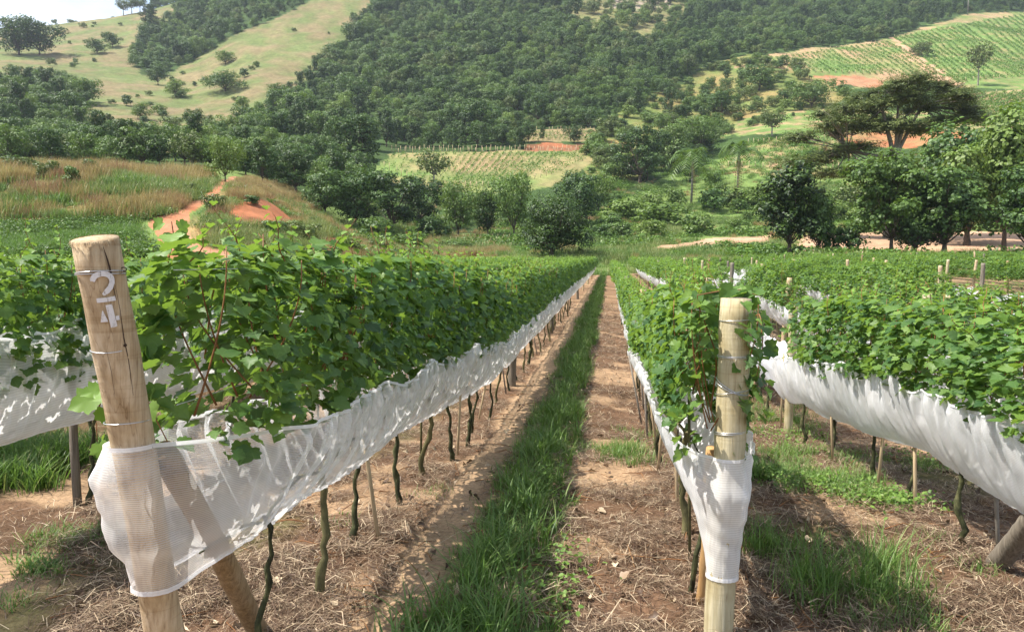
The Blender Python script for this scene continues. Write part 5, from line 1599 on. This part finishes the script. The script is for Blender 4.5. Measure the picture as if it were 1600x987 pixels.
# ------------------------------------------------------------------ bird nets slung under the foliage
def net(X, y0, y1, zb, zt, wdt, mtl, label, sleeve=None, seed=0, sides=(-1, 1), fold=1.0, boost=0.0):
    """one long sheet: along one side of the row, round the end post, back along the other side"""
    r = np.random.default_rng(seed)
    nv = 26
    ylist = [y0 + 0.06]
    y = ylist[0]
    while y < y1: y += max(0.014, 0.0042 * y); ylist.append(y)
    ys = np.array(ylist)
    path = []
    if -1 in sides: path += [(-1, yy) for yy in ys[::-1]]
    if sleeve is not None or len(sides) == 2:
        path += [('a', t) for t in np.linspace(-pi / 2, pi / 2, 40)[1:-1]]
    if 1 in sides: path += [(1, yy) for yy in ys]
    n = len(path)
    sd = np.array([p[0] if p[0] != 'a' else 0 for p in path], float); yy = np.array([p[1] if p[0] != 'a' else y0 for p in path], float)
    th = np.array([p[1] if p[0] == 'a' else 0.0 for p in path], float); isa = np.array([p[0] == 'a' for p in path])
    v = np.linspace(0, 1, nv)[:, None]
    YY = yy[None]; gz = field_z(np.full(n, X), yy)[None]
    s = np.concatenate([[0], np.cumsum(np.hypot(np.diff(np.where(isa, 0.1 * np.sin(th), sd * .1)), np.diff(yy)))])[None]
    near = np.exp(-np.maximum(YY - y0, 0) / 0.34) if sleeve else np.zeros_like(YY)
    zlo = zb + boost * np.exp(-np.maximum(YY - y0, 0) / 1.7) + gz + 0.055 * (vnoise(s * 1.0, 0 * s + seed, 0.9, seed, 2) - 0.5) * 2
    # lower hem sags between ties
    zlo = zlo - 0.035 * np.abs(np.sin(YY * 2.1 + seed))
    zhi = zt + gz + 0.10 * (vnoise(s, 0 * s + seed + 9, 0.45, seed + 3, 4) - 0.5) * 2
    if sleeve:
        a_lo, a_hi, A, B, rad, bp_ = sleeve
        nlo = np.exp(-np.maximum(YY - y0 - .05, 0) / 0.12); nhi = np.exp(-np.maximum(YY - y0, 0) / 0.55)
        zlo = zlo * (1 - nlo) + a_lo * nlo; zhi = zhi * (1 - nhi) + a_hi * nhi
        zlo = np.where(isa[None], a_lo, zlo); zhi = np.where(isa[None], a_hi, zhi)
    Z = zlo + (zhi - zlo) * v
    prof = 0.10 + 0.90 * v ** 0.75 + 0.10 * np.sin(v * pi)
    wv = wdt * prof * (0.9 + 0.35 * (vnoise(YY + 0 * v, 0 * YY + v * 0.6 + sd[None] * 5, 0.55, seed + 5, 2) - 0.4))
    # gathers and folds: vertical pleats stronger near the top
    amp = fold * (0.007 + 0.022 * v ** 1.2) * (1 - 0.6 * near) * (1 - 0.65 * sstep(0.86, 1.0, v))
    ph = s * 2 * pi / 0.17 + 3.2 * vnoise(s, v * 0.5, 0.35, seed + 6, 2) * 2 + 1.0 * v * np.sin(s * 3)
    pl = np.sin(ph) + 0.55 * np.sin(ph * 2.3 + 1.7 * vnoise(s, v * 0.7, .2, seed + 8, 2) * 3) + 0.8 * (vnoise(s * 1.0, v * 0.25, 0.06, seed + 7, 2) - 0.5) * 2
    off = wv + amp * pl
    side = np.where(isa, np.sin(th), sd)[None]
    Xc = np.full((nv, n), X); Yc = np.broadcast_to(YY, (nv, n)).copy()
    XX = X + side * off
    Yo = Yc.copy()
    if sleeve:
        f = (Z - A[2]) / (B[2] - A[2]); ax_x = A[0] + (B[0] - A[0]) * f; ax_y = A[1] + (B[1] - A[1]) * f
        # loose sleeve: tied tight at both ends, bulging between
        bul = np.interp(v, bp_[0], bp_[1]) * (0.55 + 0.9 * vnoise(th[None] * 0.8 + 3 + 0 * v, v * 1.1 + 0 * th[None], 0.45, seed + 11, 2))
        small = 0.003 * np.sin(v * 36 + th[None] * 2) * np.sin(v * pi) + 0.0028 * (vnoise(th[None] * 1.0 + 0 * v, v * 1.0 + 0 * th[None], 0.05, seed + 12, 2) - .5) * 2
        rs = rad + bul + small
        sx = ax_x + rs * np.where(isa, np.sin(th), sd)[None]; sy = ax_y - rs * np.where(isa, np.cos(th), 0)[None] + np.maximum(YY - y0 - .06, 0) * (~isa)[None]
        k = np.where(isa[None], 1.0, np.exp(-np.maximum(YY - y0, 0) / 0.16) * np.ones((nv, 1)))
        XX = XX * (1 - k) + sx * k; Yo = Yo * (1 - k) + sy * k
        XX = XX + side * 0.0
    V = np.stack([XX, Yo, Z], -1).reshape(-1, 3)
    uv = np.stack([np.broadcast_to(s, (nv, n)), np.broadcast_to(v * (zt - zb), (nv, n))], -1).reshape(-1, 2)
    i = np.arange(nv - 1)[:, None] * n; j = np.arange(n - 1)[None]
    q = np.stack([i + j, i + j + 1, i + n + j + 1, i + n + j], -1).reshape(-1, 4)
    me = mesh('bird_net', V, [q], uv=uv, smooth=True)
    o = obj('bird_net', me, mtl)
    # bottom hem, a doubled edge
    Vg = V.reshape(nv, n, 3)
    L = Vg[0]; m = len(L)
    H0 = L + np.array([0, 0, -0.004]); H1 = L + np.array([0, 0, 0.012]); nrm = np.stack([np.sign(side[0]) * 0.003, np.where(isa, -0.003, 0), 0 * s[0]], 1)
    Vh = np.concatenate([H0 + nrm, H1 + nrm]); a = np.arange(m - 1)
    uvh = np.concatenate([np.stack([s[0], 0 * s[0]], 1), np.stack([s[0], 0 * s[0] + .01], 1)])
    obj('hem', mesh('hem', Vh, [np.stack([a, a + 1, m + a + 1, m + a], -1)], uv=uvh, smooth=True), M_hem, o)
    L = Vg[-1]; H0 = L + np.array([0, 0, -0.010]); H1 = L + np.array([0, 0, 0.003])
    Vh = np.concatenate([H0 + nrm, H1 + nrm]); obj('top_edge', mesh('top_edge', Vh, [np.stack([a, a + 1, m + a + 1, m + a], -1)], uv=uvh, smooth=True), M_hem, o)
    tag(o, label, 'net', 'bird nets under the vine rows')
    return o
net(-1.32, 2.26, 62, 0.43, 0.93, 0.27, M_net, 'sheer white net gathered round the painted post, under the row left of path', sleeve=(0.578, 1.055, P1B, P1T, 0.066, ([0, .12, .22, .34, .55, .8, .94, 1], [.004, .007, .012, .044, .040, .048, .018, .004])), seed=3, fold=1.25, boost=0.22)
net(0.45, 3.12, 58, 0.50, 0.88, 0.21, M_netR, 'white net wrapped round the unpainted post, under the row right of path', sleeve=(0.275, 0.775, P2B, P2T, 0.060, ([0, .3, .45, .68, .85, 1], [.004, .010, .018, .042, .018, .004])), seed=8, fold=0.8)
net(1.97, 3.2, 50, 0.42, 0.86, 0.21, M_netR, 'white net under the second row right of the path', seed=15, fold=0.5)
net(-3.25, 2.3, 26, 0.62, 1.20, 0.25, M_netL, 'milky sheet net behind the painted post at the left edge', seed=21, fold=0.45)
net(3.55, 3.4, 55, 0.48, 0.92, 0.25, M_netR, 'white net under the third row right of the path', seed=31, fold=0.8)
net(5.2, 4.4, 50, 0.50, 0.92, 0.25, M_netR, 'white net under the fourth row right of the path', seed=41, fold=0.8)
net(6.85, 8, 48, 0.50, 0.92, 0.25, M_netR, 'white net under the fifth row right of the path', seed=51, fold=0.8)
net(8.5, 10, 48, 0.52, 0.92, 0.25, M_netR, 'white net under the sixth row right of the path', seed=52, fold=0.8)
net(-4.97, 3, 30, 0.50, 0.95, 0.17, M_net, 'white net under the third row left of the path', seed=61, fold=0.8)

# ------------------------------------------------------------------ grass, mulch and litter on the ground
def blades(P, h, w, lean, seed, segs=3, curl=0.6):
    """tapered curved grass blades; P (n,3) roots"""
    r = np.random.default_rng(seed); n = len(P)
    a = r.uniform(0, 2 * pi, n); d = np.stack([np.cos(a), np.sin(a), 0 * a], 1); s = np.stack([-np.sin(a), np.cos(a), 0 * a], 1)
    V = []; 
    for k in range(segs + 1):
        t = k / segs
        c = P + d * (lean * h * (t ** 1.8))[:, None] + np.array([0, 0, 1.0]) * (h * (t - curl * 0.35 * lean * t ** 2.5))[:, None]
        ww = w * (1 - t ** 1.6) * (0.75 if k == 0 else 1)
        if k < segs: V += [c - s * ww[:, None] * .5, c + s * ww[:, None] * .5]
        else: V += [c]
    V = np.stack(V, 1); m = V.shape[1]
    off = (np.arange(n) * m)[:, None]
    q = []; 
    for k in range(segs - 1): q.append(off + np.array([2 * k, 2 * k + 1, 2 * k + 3, 2 * k + 2])[None])
    t3 = off + np.array([2 * segs - 2, 2 * segs - 1, 2 * segs])[None]
    return V.reshape(-1, 3), [np.concatenate(q), t3], m

def gz_near(x, y):
    z = terr(x, y); r_ = np.hypot(x, y); g, soil = strip(x, y)
    nz = sstep(34, 8, r_)
    return z + nz * ((vnoise(x, y, 0.35, 71, 4) - 0.5) * 0.075 * (1 - 0.7 * soil) + (vnoise(x, y, 0.09, 72, 2) - 0.5) * 0.03 * (1 - 0.6 * soil))

def path_grass():
    # between the two near rows, thick; density falls with distance while blades keep their size
    n = 150000
    y = 2.2 * (74 / 2.2) ** (rng.random(n) ** 1.15)
    x = -0.54 + rng.normal(scale=0.18, size=n)
    g, s = strip(x, y)
    ok = rng.random(n) < g * 1.1 + 0.015
    cl = vnoise(x, y, 0.11, 81, 2); big = vnoise(x, y, 0.8, 82, 2)
    ok &= rng.random(n) < np.clip((cl - 0.36) * 3.0, 0.03, 1) * np.clip((big - .15) * 2.2, .2, 1)
    x, y, cl, big = x[ok], y[ok], cl[ok], big[ok]; n = len(x)
    z = gz_near(x, y); far = sstep(6, 40, y)
    h = (0.03 + 0.13 * cl * rng.uniform(0.3, 1.3, n)) * (0.45 + 1.0 * big) * (1 + 0.1 * far)
    w = rng.uniform(0.003, 0.0075, n) * (1 + 3.2 * far)
    V, fs, m = blades(np.stack([x, y, z - .01], 1), h, w, rng.uniform(0.15, 1.1, n), 83)
    o = obj('path_grass', mesh('path_grass', V, fs, young=np.repeat(np.clip(rng.normal(0.05, .15, n), 0, 1), m)), M_grass)
    tag(o, 'strip of green grass growing between the two near rows', kind='stuff')
    # broad bladed coarse tufts standing in the strip
    pos = []
    for _ in range(210):
        yy = 2.4 * (40 / 2.4) ** rng.random(); xx = -0.52 + rng.normal() * 0.13; pos.append((xx, yy))
    X = []; 
    for xx, yy in pos:
        k = rng.integers(14, 34); X.append(np.stack([xx + rng.normal(scale=.035, size=k), yy + rng.normal(scale=.035, size=k)], 1))
    X = np.concatenate(X); n = len(X); z = gz_near(X[:, 0], X[:, 1])
    V, fs, m = blades(np.column_stack([X, z - .01]), rng.uniform(.10, .32, n), rng.uniform(.006, .013, n), rng.uniform(.25, 1.2, n), 84, segs=5, curl=1.0)
    o = obj('coarse_grass', mesh('coarse_grass', V, fs, young=np.repeat(np.clip(rng.normal(0.12, .15, n), 0, 1), m)), M_grass)
    tag(o, 'broad bladed grass tufts along the path between the rows', kind='stuff')
path_grass()

def aisle_grass():
    pts = []
    def patch(px, py, rx, ry, n, h, lean=.8, wd=.006):
        g_ = ray(px, py); t = (-0.05 - EYE[2]) / g_[2]; c = EYE + g_ * t
        a = rng.uniform(0, 2 * pi, n); q = rng.random(n) ** 0.6
        # blades gather into small tussocks
        k = max(3, n // 60); cx = c[0] + rng.normal(scale=rx * .5, size=k); cy_ = c[1] + rng.normal(scale=ry * .5, size=k); j = rng.integers(0, k, n)
        x = cx[j] + rng.normal(scale=0.06, size=n); y = cy_[j] + rng.normal(scale=0.06, size=n)
        pts.append(np.stack([x, y, h * rng.uniform(.35, 1.15, n), np.full(n, lean) * rng.uniform(.3, 1.3, n), np.full(n, wd) * rng.uniform(.6, 1.3, n)], 1))
    patch(1310, 925, .42, .30, 800, .27, .8, .006); patch(1245, 880, .25, .2, 260, .18); patch(1350, 960, .35, .2, 420, .2); patch(1390, 985, .25, .15, 600, .12)
    patch(1200, 730, .25, .45, 1300, .14, .9, .008); patch(1290, 740, .35, .5, 1800, .13, .9); patch(1370, 780, .22, .25, 900, .10, 1.0, .009); patch(1245, 690, .5, .7, 1200, .14, .9)
    patch(1200, 850, .14, .2, 350, .1); patch(1220, 620, .5, 1.2, 1500, .14, .9); patch(1500, 880, .2, .4, 150, .08)
    patch(985, 700, .22, .5, 1200, .13, .8, .006); patch(955, 690, .14, .25, 350, .1); patch(1010, 650, .2, .5, 500, .1)
    patch(60, 730, .75, .35, 3600, .30, .8, .010); patch(10, 770, .35, .25, 1200, .26, .8, .010); patch(150, 700, .6, .5, 1200, .2, .8, .009)
    patch(110, 860, .28, .08, 420, .09, 1.1); patch(60, 905, .22, .09, 420, .09, 1.1, .007); patch(150, 845, .2, .1, 260, .09, 1.1); patch(10, 960, .12, .08, 150, .07, 1.1)
    patch(670, 770, .1, .2, 120, .06); patch(540, 830, .1, .2, 60, .06); patch(1440, 700, .3, .5, 500, .1)
    A = np.concatenate(pts); n = len(A); z = gz_near(A[:, 0], A[:, 1])
    V, fs, m = blades(np.column_stack([A[:, :2], z - .01]), A[:, 2], A[:, 4], A[:, 3], 85, segs=4)
    o = obj('aisle_grass', mesh('aisle_grass', V, fs, young=np.repeat(np.clip(rng.normal(0.05, .15, n), 0, 1), m)), M_grass)
    tag(o, 'loose patches of grass growing in the mulch between the rows', kind='stuff')
    # low weeds with round leaves
    L = []
    for px, py, rx, ry, k in ((1385, 790, .22, .2, 900), (1300, 755, .3, .35, 900), (1215, 745, .12, .3, 300), (1230, 650, .4, .8, 500), (1430, 690, .3, .4, 200), (870, 920, .16, .5, 260), (850, 760, .15, .8, 200)):
        g_ = ray(px, py); t = (-0.05 - EYE[2]) / g_[2]; c = EYE + g_ * t
        L.append(np.stack([c[0] + rng.normal(scale=rx * .6, size=k), c[1] + rng.normal(scale=ry * .6, size=k)], 1))
    L = np.concatenate(L); k = len(L); z = gz_near(L[:, 0], L[:, 1]) + rng.uniform(0.01, .09, k)
    X, Y, Z = frames(unit(rng.normal(size=(k, 3)) * .5 + np.array([0, 0, 1.])), rng.normal(size=(k, 3)))
    V, fs = stamp(HEX, HEXF, np.column_stack([L, z]), X, Y, Z, rng.uniform(.012, .034, k))
    o = obj('weeds', mesh('weeds', V, fs, young=np.repeat(rng.uniform(0, .6, k), 6)), M_grass); tag(o, 'low broad leafed weeds in the aisles between the rows', kind='stuff')
aisle_grass()

def mulch():
    n = 560000
    y = 2.0 * (30 / 2.0) ** (rng.random(n) ** 1.25)
    x = rng.uniform(-0.62, 0.42, n) * (y + 1.0) + rng.normal(size=n) * .1
    x = np.where(rng.random(n) < .15, rng.uniform(-4.5, 4.0, n), x)
    g, s = strip(x, y)
    heap = vnoise(x, y, 0.28, 95, 3)
    ok = rng.random(n) < (1 - s * .93) * (1 - .8 * g) * np.clip((heap - .2) * 2.2, .08, 1)
    x, y, heap = x[ok], y[ok], heap[ok]; n = len(x)
    z = gz_near(x, y) + rng.random(n) ** 2 * 0.05 * (heap > .45) + 0.004
    a = rng.uniform(0, pi, n) + 0.6 * vnoise(x, y, .5, 96, 2); L = rng.uniform(.03, .16, n) * np.where(rng.random(n) < .08, 1.8, 1); far = sstep(5, 26, y)
    w = rng.uniform(.0012, .0036, n) * (1 + 2.8 * far); L = L * (1 + .6 * far)
    d = np.stack([np.cos(a), np.sin(a), rng.normal(scale=.22, size=n)], 1); s_ = np.stack([-np.sin(a), np.cos(a), rng.normal(scale=.3, size=n)], 1)
    c = np.stack([x, y, z], 1); bow = rng.normal(scale=.12, size=n) * L; lift = np.abs(rng.normal(scale=.10, size=n)) * L
    P0 = c - d * (L / 2)[:, None]; P2 = c + d * (L / 2)[:, None]; P1 = c + s_ * bow[:, None] + np.array([0, 0, 1.]) * lift[:, None]
    V = np.stack([P0 - s_ * w[:, None] / 2, P0 + s_ * w[:, None] / 2, P1 - s_ * w[:, None] / 2, P1 + s_ * w[:, None] / 2, P2], 1).reshape(-1, 3)
    off = (np.arange(n) * 5)[:, None]
    o = obj('straw_mulch', mesh('straw_mulch', V, [off + np.array([[0, 1, 3, 2]]), off + np.array([[2, 3, 4]])]), M_straw)
    tag(o, 'brown dry straw and cut grass lying over the soil under the rows', kind='stuff')
    k = 1500; y = 2.3 * (14 / 2.3) ** rng.random(k); x = rng.uniform(-.62, .5, k) * (y + 1); mb = []
    z = gz_near(x, y) + rng.uniform(.004, .03, k); X, Y, Z = frames(unit(rng.normal(size=(k, 3)) * .5 + np.array([0, 0, 1.])), rng.normal(size=(k, 3)))
    V, fs = stamp(LEAF_LO, LEAF_LOF, np.stack([x, y, z], 1), X, Y, Z, np.stack([rng.uniform(.02, .05, k), rng.uniform(.02, .055, k), rng.uniform(.05, .2, k)], 1))
    o = obj('dead_leaves', mesh('dead_leaves', V, fs, young=np.zeros(len(V))), M_straw); tag(o, 'fallen brown vine leaves lying on the mulch', kind='stuff')
    k = 700; y = 2.3 * (14 / 2.3) ** rng.random(k); x = rng.uniform(-.62, .5, k) * (y + 1); tw = MB()
    for i in range(k):
        a = rng.uniform(0, pi); L = rng.uniform(.06, .30); g0 = float(gz_near(x[i:i+1], y[i:i+1])[0]) + .012; d = np.array([cos(a), sin(a), rng.normal() * .12]) * L / 2
        c = np.array([x[i], y[i], g0]); V, fs = tube([c - d, c + rng.normal(size=3) * L * .06 + np.array([0, 0, .01]), c + d], [.0035 * rng.uniform(.5, 1.4), .003, .0016], 4); tw.add(V, fs)
    o = obj('prunings', tw.mesh('prunings'), M_cane); tag(o, 'thin pruned twigs scattered over the mulch', kind='stuff')
    # clods and pebbles on the bare soil
    k = 5200; y = 2.2 * (16 / 2.2) ** rng.random(k); x = rng.uniform(-.6, .5, k) * (y + 1); z = gz_near(x, y)
    OC = np.array([(1, 0, 0), (-1, 0, 0), (0, 1, 0), (0, -1, 0), (0, 0, 1), (0, 0, -1)], float); OF = [np.array([[0, 2, 4], [2, 1, 4], [1, 3, 4], [3, 0, 4], [2, 0, 5], [1, 2, 5], [3, 1, 5], [0, 3, 5]])]
    nr = unit(rng.normal(size=(k, 3))); X, Y, Z = frames(nr, rng.normal(size=(k, 3))); s = rng.uniform(.002, .008, k)
    V, fs = stamp(OC, OF, np.stack([x, y, z], 1), X, Y, Z, np.stack([s, s * rng.uniform(.6, 1.3, k), s * .7], 1))
    o = obj('soil_clods', mesh('soil_clods', V, fs), noise_mat('clods', [(0.3, (.25, .15, .09)), (.7, (.45, .29, .18))], bump=0, island=.5)); tag(o, 'small clods of tan soil on the bare ground', kind='stuff')
mulch()

# grasses beyond the vineyard
def tuft(seed, n, h, w, spread, m, lean=.5, name='tuft'):
    r = np.random.default_rng(seed); P = np.column_stack([r.normal(scale=spread, size=(n, 2)), np.zeros(n)])
    V, fs, k = blades(P, h * r.uniform(.5, 1.1, n), w * r.uniform(.6, 1.3, n), lean * r.uniform(.2, 1.3, n), seed, segs=3)
    me = mesh(name, V, fs, young=np.zeros(len(V))); me.materials.append(m); return me
M_plume = leaf_mat('reddish_plume_grass', [(0.0, (0.20, 0.10, 0.05)), (0.5, (0.34, 0.20, 0.11)), (1.0, (0.45, 0.33, 0.20))], trans=0.2, tcol=(0.5, 0.3, 0.15), objvar=0.5, spec=0.2)
M_pgrass = leaf_mat('pale_green_grass', [(0.0, (0.10, 0.13, 0.04)), (0.5, (0.20, 0.24, 0.08)), (1.0, (0.34, 0.34, 0.14))], trans=0.25, tcol=(0.3, 0.4, 0.1), objvar=0.5, spec=0.2)
T_dry = [tuft(301 + k, 90, 1.35, .035, .45, M_dry, .45) for k in range(3)] + [tuft(305, 90, 1.25, .035, .4, M_plume, .4)]
T_grn = [tuft(311 + k, 90, .55, .04, .45, M_grass, .6) for k in range(3)] + [tuft(315, 110, .8, .035, .5, M_pgrass, .7)]
def leafy(seed, n, rx, h, size, m):
    r = np.random.default_rng(seed); P = np.column_stack([r.normal(scale=rx, size=(n, 2)), h * r.random(n)])
    X, Y, Z = frames(unit(r.normal(size=(n, 3)) * .6 + np.array([0, 0, .9])), r.normal(size=(n, 3)))
    V, fs = stamp(HEX, HEXF, P, X, Y, Z, size * r.uniform(.6, 1.3, n)); me = mesh('leafy', V, fs, young=np.repeat(r.uniform(0, .5, n), 6)); me.materials.append(m); return me
T_leafy = [leafy(331, 90, .35, .4, .16, M_rows), leafy(332, 90, .45, .5, .15, M_tree), leafy(333, 60, .4, .3, .2, M_treeL)]
def on_region(names, n):
    out = []
    for nm in names:
        pts = REG[nm]; u0, l0 = pts.min(0); u1, l1 = pts.max(0)
        u = rng.uniform(max(u0, -.75), min(u1, .75), n); l = rng.uniform(l0, l1, n)
        ok = inside(pts, u, l); u, l = u[ok], l[ok]; fw = np.exp(l); lat = u * fw
        out.append(np.stack([lat * RH[0] + fw * FH[0], lat * RH[1] + fw * FH[1]], 1))
    return np.concatenate(out)
def far_grass():
    def excl(P, names):
        lat, fw = polar(P[:, 0], P[:, 1]); u = lat / fw; l = np.log(fw); ok = np.ones(len(P), bool)
        for nm in names: ok &= ~inside(REG[nm], u, l)
        return P[ok]
    bare = ['road_clear', 'red_scar', 'red_foot', 'yard', 'yard_strip', 'bank_red_shaded', 'left_crop', 'hill_track']
    P = excl(on_region(['golden_bank'], 7000), bare); z = terr(P[:, 0], P[:, 1])
    cl = vnoise(P[:, 0], P[:, 1], 2.2, 15, 3); ok = rng.random(len(P)) < np.clip((cl - .28) * 3, .10, 1); P = P[ok]; z = z[ok]; n = len(P)
    a_ = vnoise(P[:, 0], P[:, 1], 5, 23, 3); b_ = vnoise(P[:, 0], P[:, 1], 3, 24, 3); lat, fw = polar(P[:, 0], P[:, 1]); l_ = np.log(fw)
    low = sstep(4.16, 4.10, l_)
    idx = np.where(b_ > .66, 3, rng.integers(0, 3, n)); idx = np.where((a_ > .60) | (rng.random(n) < .25 + .6 * low), rng.integers(4, 8, n), idx)
    S = scl(n, .45, 1.25, .3) * (0.6 + 0.8 * vnoise(P[:, 0], P[:, 1], 1.5, 25, 2))[:, None]; S[idx > 3] *= 1.25
    scatter('golden_grass', 'tall golden, reddish and green grass covering the bank at the left', T_dry + T_grn, np.column_stack([P, z]), rotz(n), S, idx)
    P = excl(on_region(['mound', 'grass_foot', 'bank_red_shaded'], 4200), ['road_clear', 'red_scar', 'red_foot']); z = terr(P[:, 0], P[:, 1]); n = len(P)
    S = scl(n, .35, .85, .25); nn_ = vnoise(P[:, 0], P[:, 1], 4, 16, 3); px_, py_, _ = project(np.column_stack([P, z]))
    dry = (nn_ > .52) | ((px_ > 370) & (px_ < 480) & (py_ < 312)); pale = (py_ > 352) & (px_ > 325) & (px_ < 500)
    idx = np.where(dry, rng.integers(0, 4, n), rng.integers(4, 11, n)); idx = np.where(pale & (rng.random(n) < .75), 7, idx); S[idx > 3] *= 1.5; S[idx == 7] *= 1.15; S[idx > 7] *= .9
    scatter('mound_grass', 'dry and green grass on the mound and at its foot', T_dry + T_grn + T_leafy, np.column_stack([P, z]), rotz(n), S, idx)
    P = on_region(['left_crop'], 3600); z = terr(P[:, 0], P[:, 1]); n = len(P); idx = np.where(vnoise(P[:, 0], P[:, 1], 3, 27, 2) > .62, rng.integers(0, 3, n), np.where(rng.random(n) < .6, 5, rng.integers(4, 7, n)))
    scatter('leafy_crop', 'low green leafy crop below the golden bank', T_grn[:3] + [T_leafy[0]] + T_leafy, np.column_stack([P, z]), rotz(n), scl(n, .5, 1.1) * .9, idx)
    # meadow and field margins
    fw = rng.uniform(66, 262, 34000); u = rng.uniform(-.72, .72, 34000); lat = u * fw
    keep = fw > d_end(u) - 2; keep &= (u > -.22) & ((fw < 175) | (u > 0.10))
    P = np.stack([lat * RH[0] + fw * FH[0], lat * RH[1] + fw * FH[1]], 1)[keep]
    P = excl(P, bare + ['golden_bank', 'mound', 'field_centre', 'red_bank', 'right_vineyard', 'terrace_bank', 'red_patch']); pn = vnoise(P[:, 0], P[:, 1], 7, 18, 3); P = P[rng.random(len(P)) < np.clip((pn - .3) * 3, .12, 1)]
    z = terr(P[:, 0], P[:, 1]); n = len(P); dry = vnoise(P[:, 0], P[:, 1], 6, 19, 2) > .66; lf = vnoise(P[:, 0], P[:, 1], 9, 29, 3) > .56; idx = np.where(dry, rng.integers(0, 4, n), np.where(lf, rng.integers(8, 11, n), rng.integers(4, 8, n))); S = scl(n, .6, 1.5, .3); S[dry] *= .4; S[lf] *= 1.5
    scatter('meadow_grass', 'green meadow grass beyond the end of the vine rows', T_dry + T_grn + T_leafy, np.column_stack([P, z]), rotz(n), S, idx)
    # far path between the rows: rough grass either side where rows stop
far_grass()

# ------------------------------------------------------------------ the air: thin haze over the whole valley
def haze():
    V, fs = box((0, 0, 190), (2600, 2600, 0)); z0, z1 = -9.0, 400.0
    V[:4, 2] = z0; V[4:, 2] = z1
    m, n, l = mat('air')
    out = N(n, 'ShaderNodeOutputMaterial'); pv = N(n, 'ShaderNodeVolumePrincipled')
    pv.inputs['Color'].default_value = (0.80, 0.88, 1.0, 1); pv.inputs['Density'].default_value = 0.00012; pv.inputs['Anisotropy'].default_value = 0.2
    l.new(pv.outputs[0], out.inputs['Volume'])
    o = obj('haze', mesh('haze', V, fs), m); tag(o, 'thin pale summer haze filling the valley', kind='stuff')
haze()

def near_shoots():
    v1 = min((o for o in bpy.data.objects if o.name.startswith('grapevine') and o.parent is None and abs(o.location.x + 1.32) < .15), key=lambda o: o.location.y)
    v2 = min((o for o in bpy.data.objects if o.name.startswith('grapevine') and o.parent is None and abs(o.location.x - .45) < .15), key=lambda o: o.location.y)
    def shoot(v, pts, leaf, yo0, yo1, seed, nper=3, name='shoot'):
        r = np.random.default_rng(seed); v_m = v.rotation_euler.z; o0 = np.array(v.location); ca, sa = cos(-v_m), sin(-v_m)
        P = np.array([unproj(*p) for p in pts]) - o0; P = np.column_stack([P[:, 0] * ca - P[:, 1] * sa, P[:, 0] * sa + P[:, 1] * ca, P[:, 2]])
        n = len(P); t = np.linspace(0, n - 1, 14); Q = np.stack([np.interp(t, np.arange(n), P[:, k]) for k in range(3)], 1)
        V, fs = tube(Q, np.linspace(.0042, .0016, 14), 6); obj('cane', mesh('cane', V, fs, smooth=True), M_cane, v)
        m = int(nper * (n)); tt = np.sort(r.uniform(0.1, 1, m)); tt[-2:] = 1
        C_ = np.stack([np.interp(tt * 13, np.arange(14), Q[:, k]) for k in range(3)], 1)
        d = unit(np.column_stack([r.normal(size=(m, 2)), r.normal(scale=.3, size=m)])); C_ = C_ + d * 0.03
        back = np.array([EYE[0] - o0[0], EYE[1] - o0[1], 0]); back = np.array([back[0] * ca - back[1] * sa, back[0] * sa + back[1] * ca, 0]); back = back / np.linalg.norm(back)
        nr = unit(d * .3 + back * r.uniform(.0, .9, m)[:, None] + np.array([0, 0, .6]) + r.normal(scale=.3, size=(m, 3))); X, Y, Z = frames(nr, d + np.array([0, 0, -.5]))
        sc = leaf * r.uniform(.7, 1.15, m) * (1 - .35 * tt)
        T = LEAF_HI; V, fs = stamp(T, LEAF_HIF, C_, X, Y, Z, np.stack([sc, sc, sc * r.uniform(.6, 2.2, m)], 1))
        obj('leaves', mesh('leaves', V, fs, young=np.repeat(np.clip(yo0 + (yo1 - yo0) * tt + r.normal(scale=.08, size=m), 0, 1), len(T)), uv=np.tile(T[:, :2], (m, 1))), M_vine, v)
    shoot(v1, [(255, 560, 2.75), (258, 470, 2.72), (262, 410, 2.70), (272, 372, 2.68), (268, 346, 2.66)], .095, .0, .75, 1, 4)
    shoot(v1, [(238, 470, 2.55), (222, 520, 2.42), (212, 575, 2.34), (236, 640, 2.30), (262, 690, 2.30)], .085, .0, .1, 2, 4)
    shoot(v1, [(190, 600, 2.75), (160, 620, 2.85), (150, 650, 2.9), (152, 690, 2.9)], .10, .5, .8, 3, 2)
    shoot(v1, [(320, 560, 2.9), (330, 470, 2.9), (345, 410, 2.9), (420, 395, 3.0)], .09, .0, .3, 5, 4)
    shoot(v2, [(1110, 640, 3.45), (1122, 560, 3.35), (1100, 500, 3.3), (1085, 462, 3.25), (1150, 450, 3.2), (1185, 462, 3.15)], .095, .0, .15, 4, 5)
    shoot(v2, [(1165, 500, 3.4), (1188, 490, 3.3), (1192, 540, 3.25), (1182, 590, 3.25)], .095, .0, .05, 6, 2)
near_shoots()
for o in bpy.data.objects:
    if 'label' in o and len(o['label'].split()) > 16: print('LONG', o.name, o['label'])
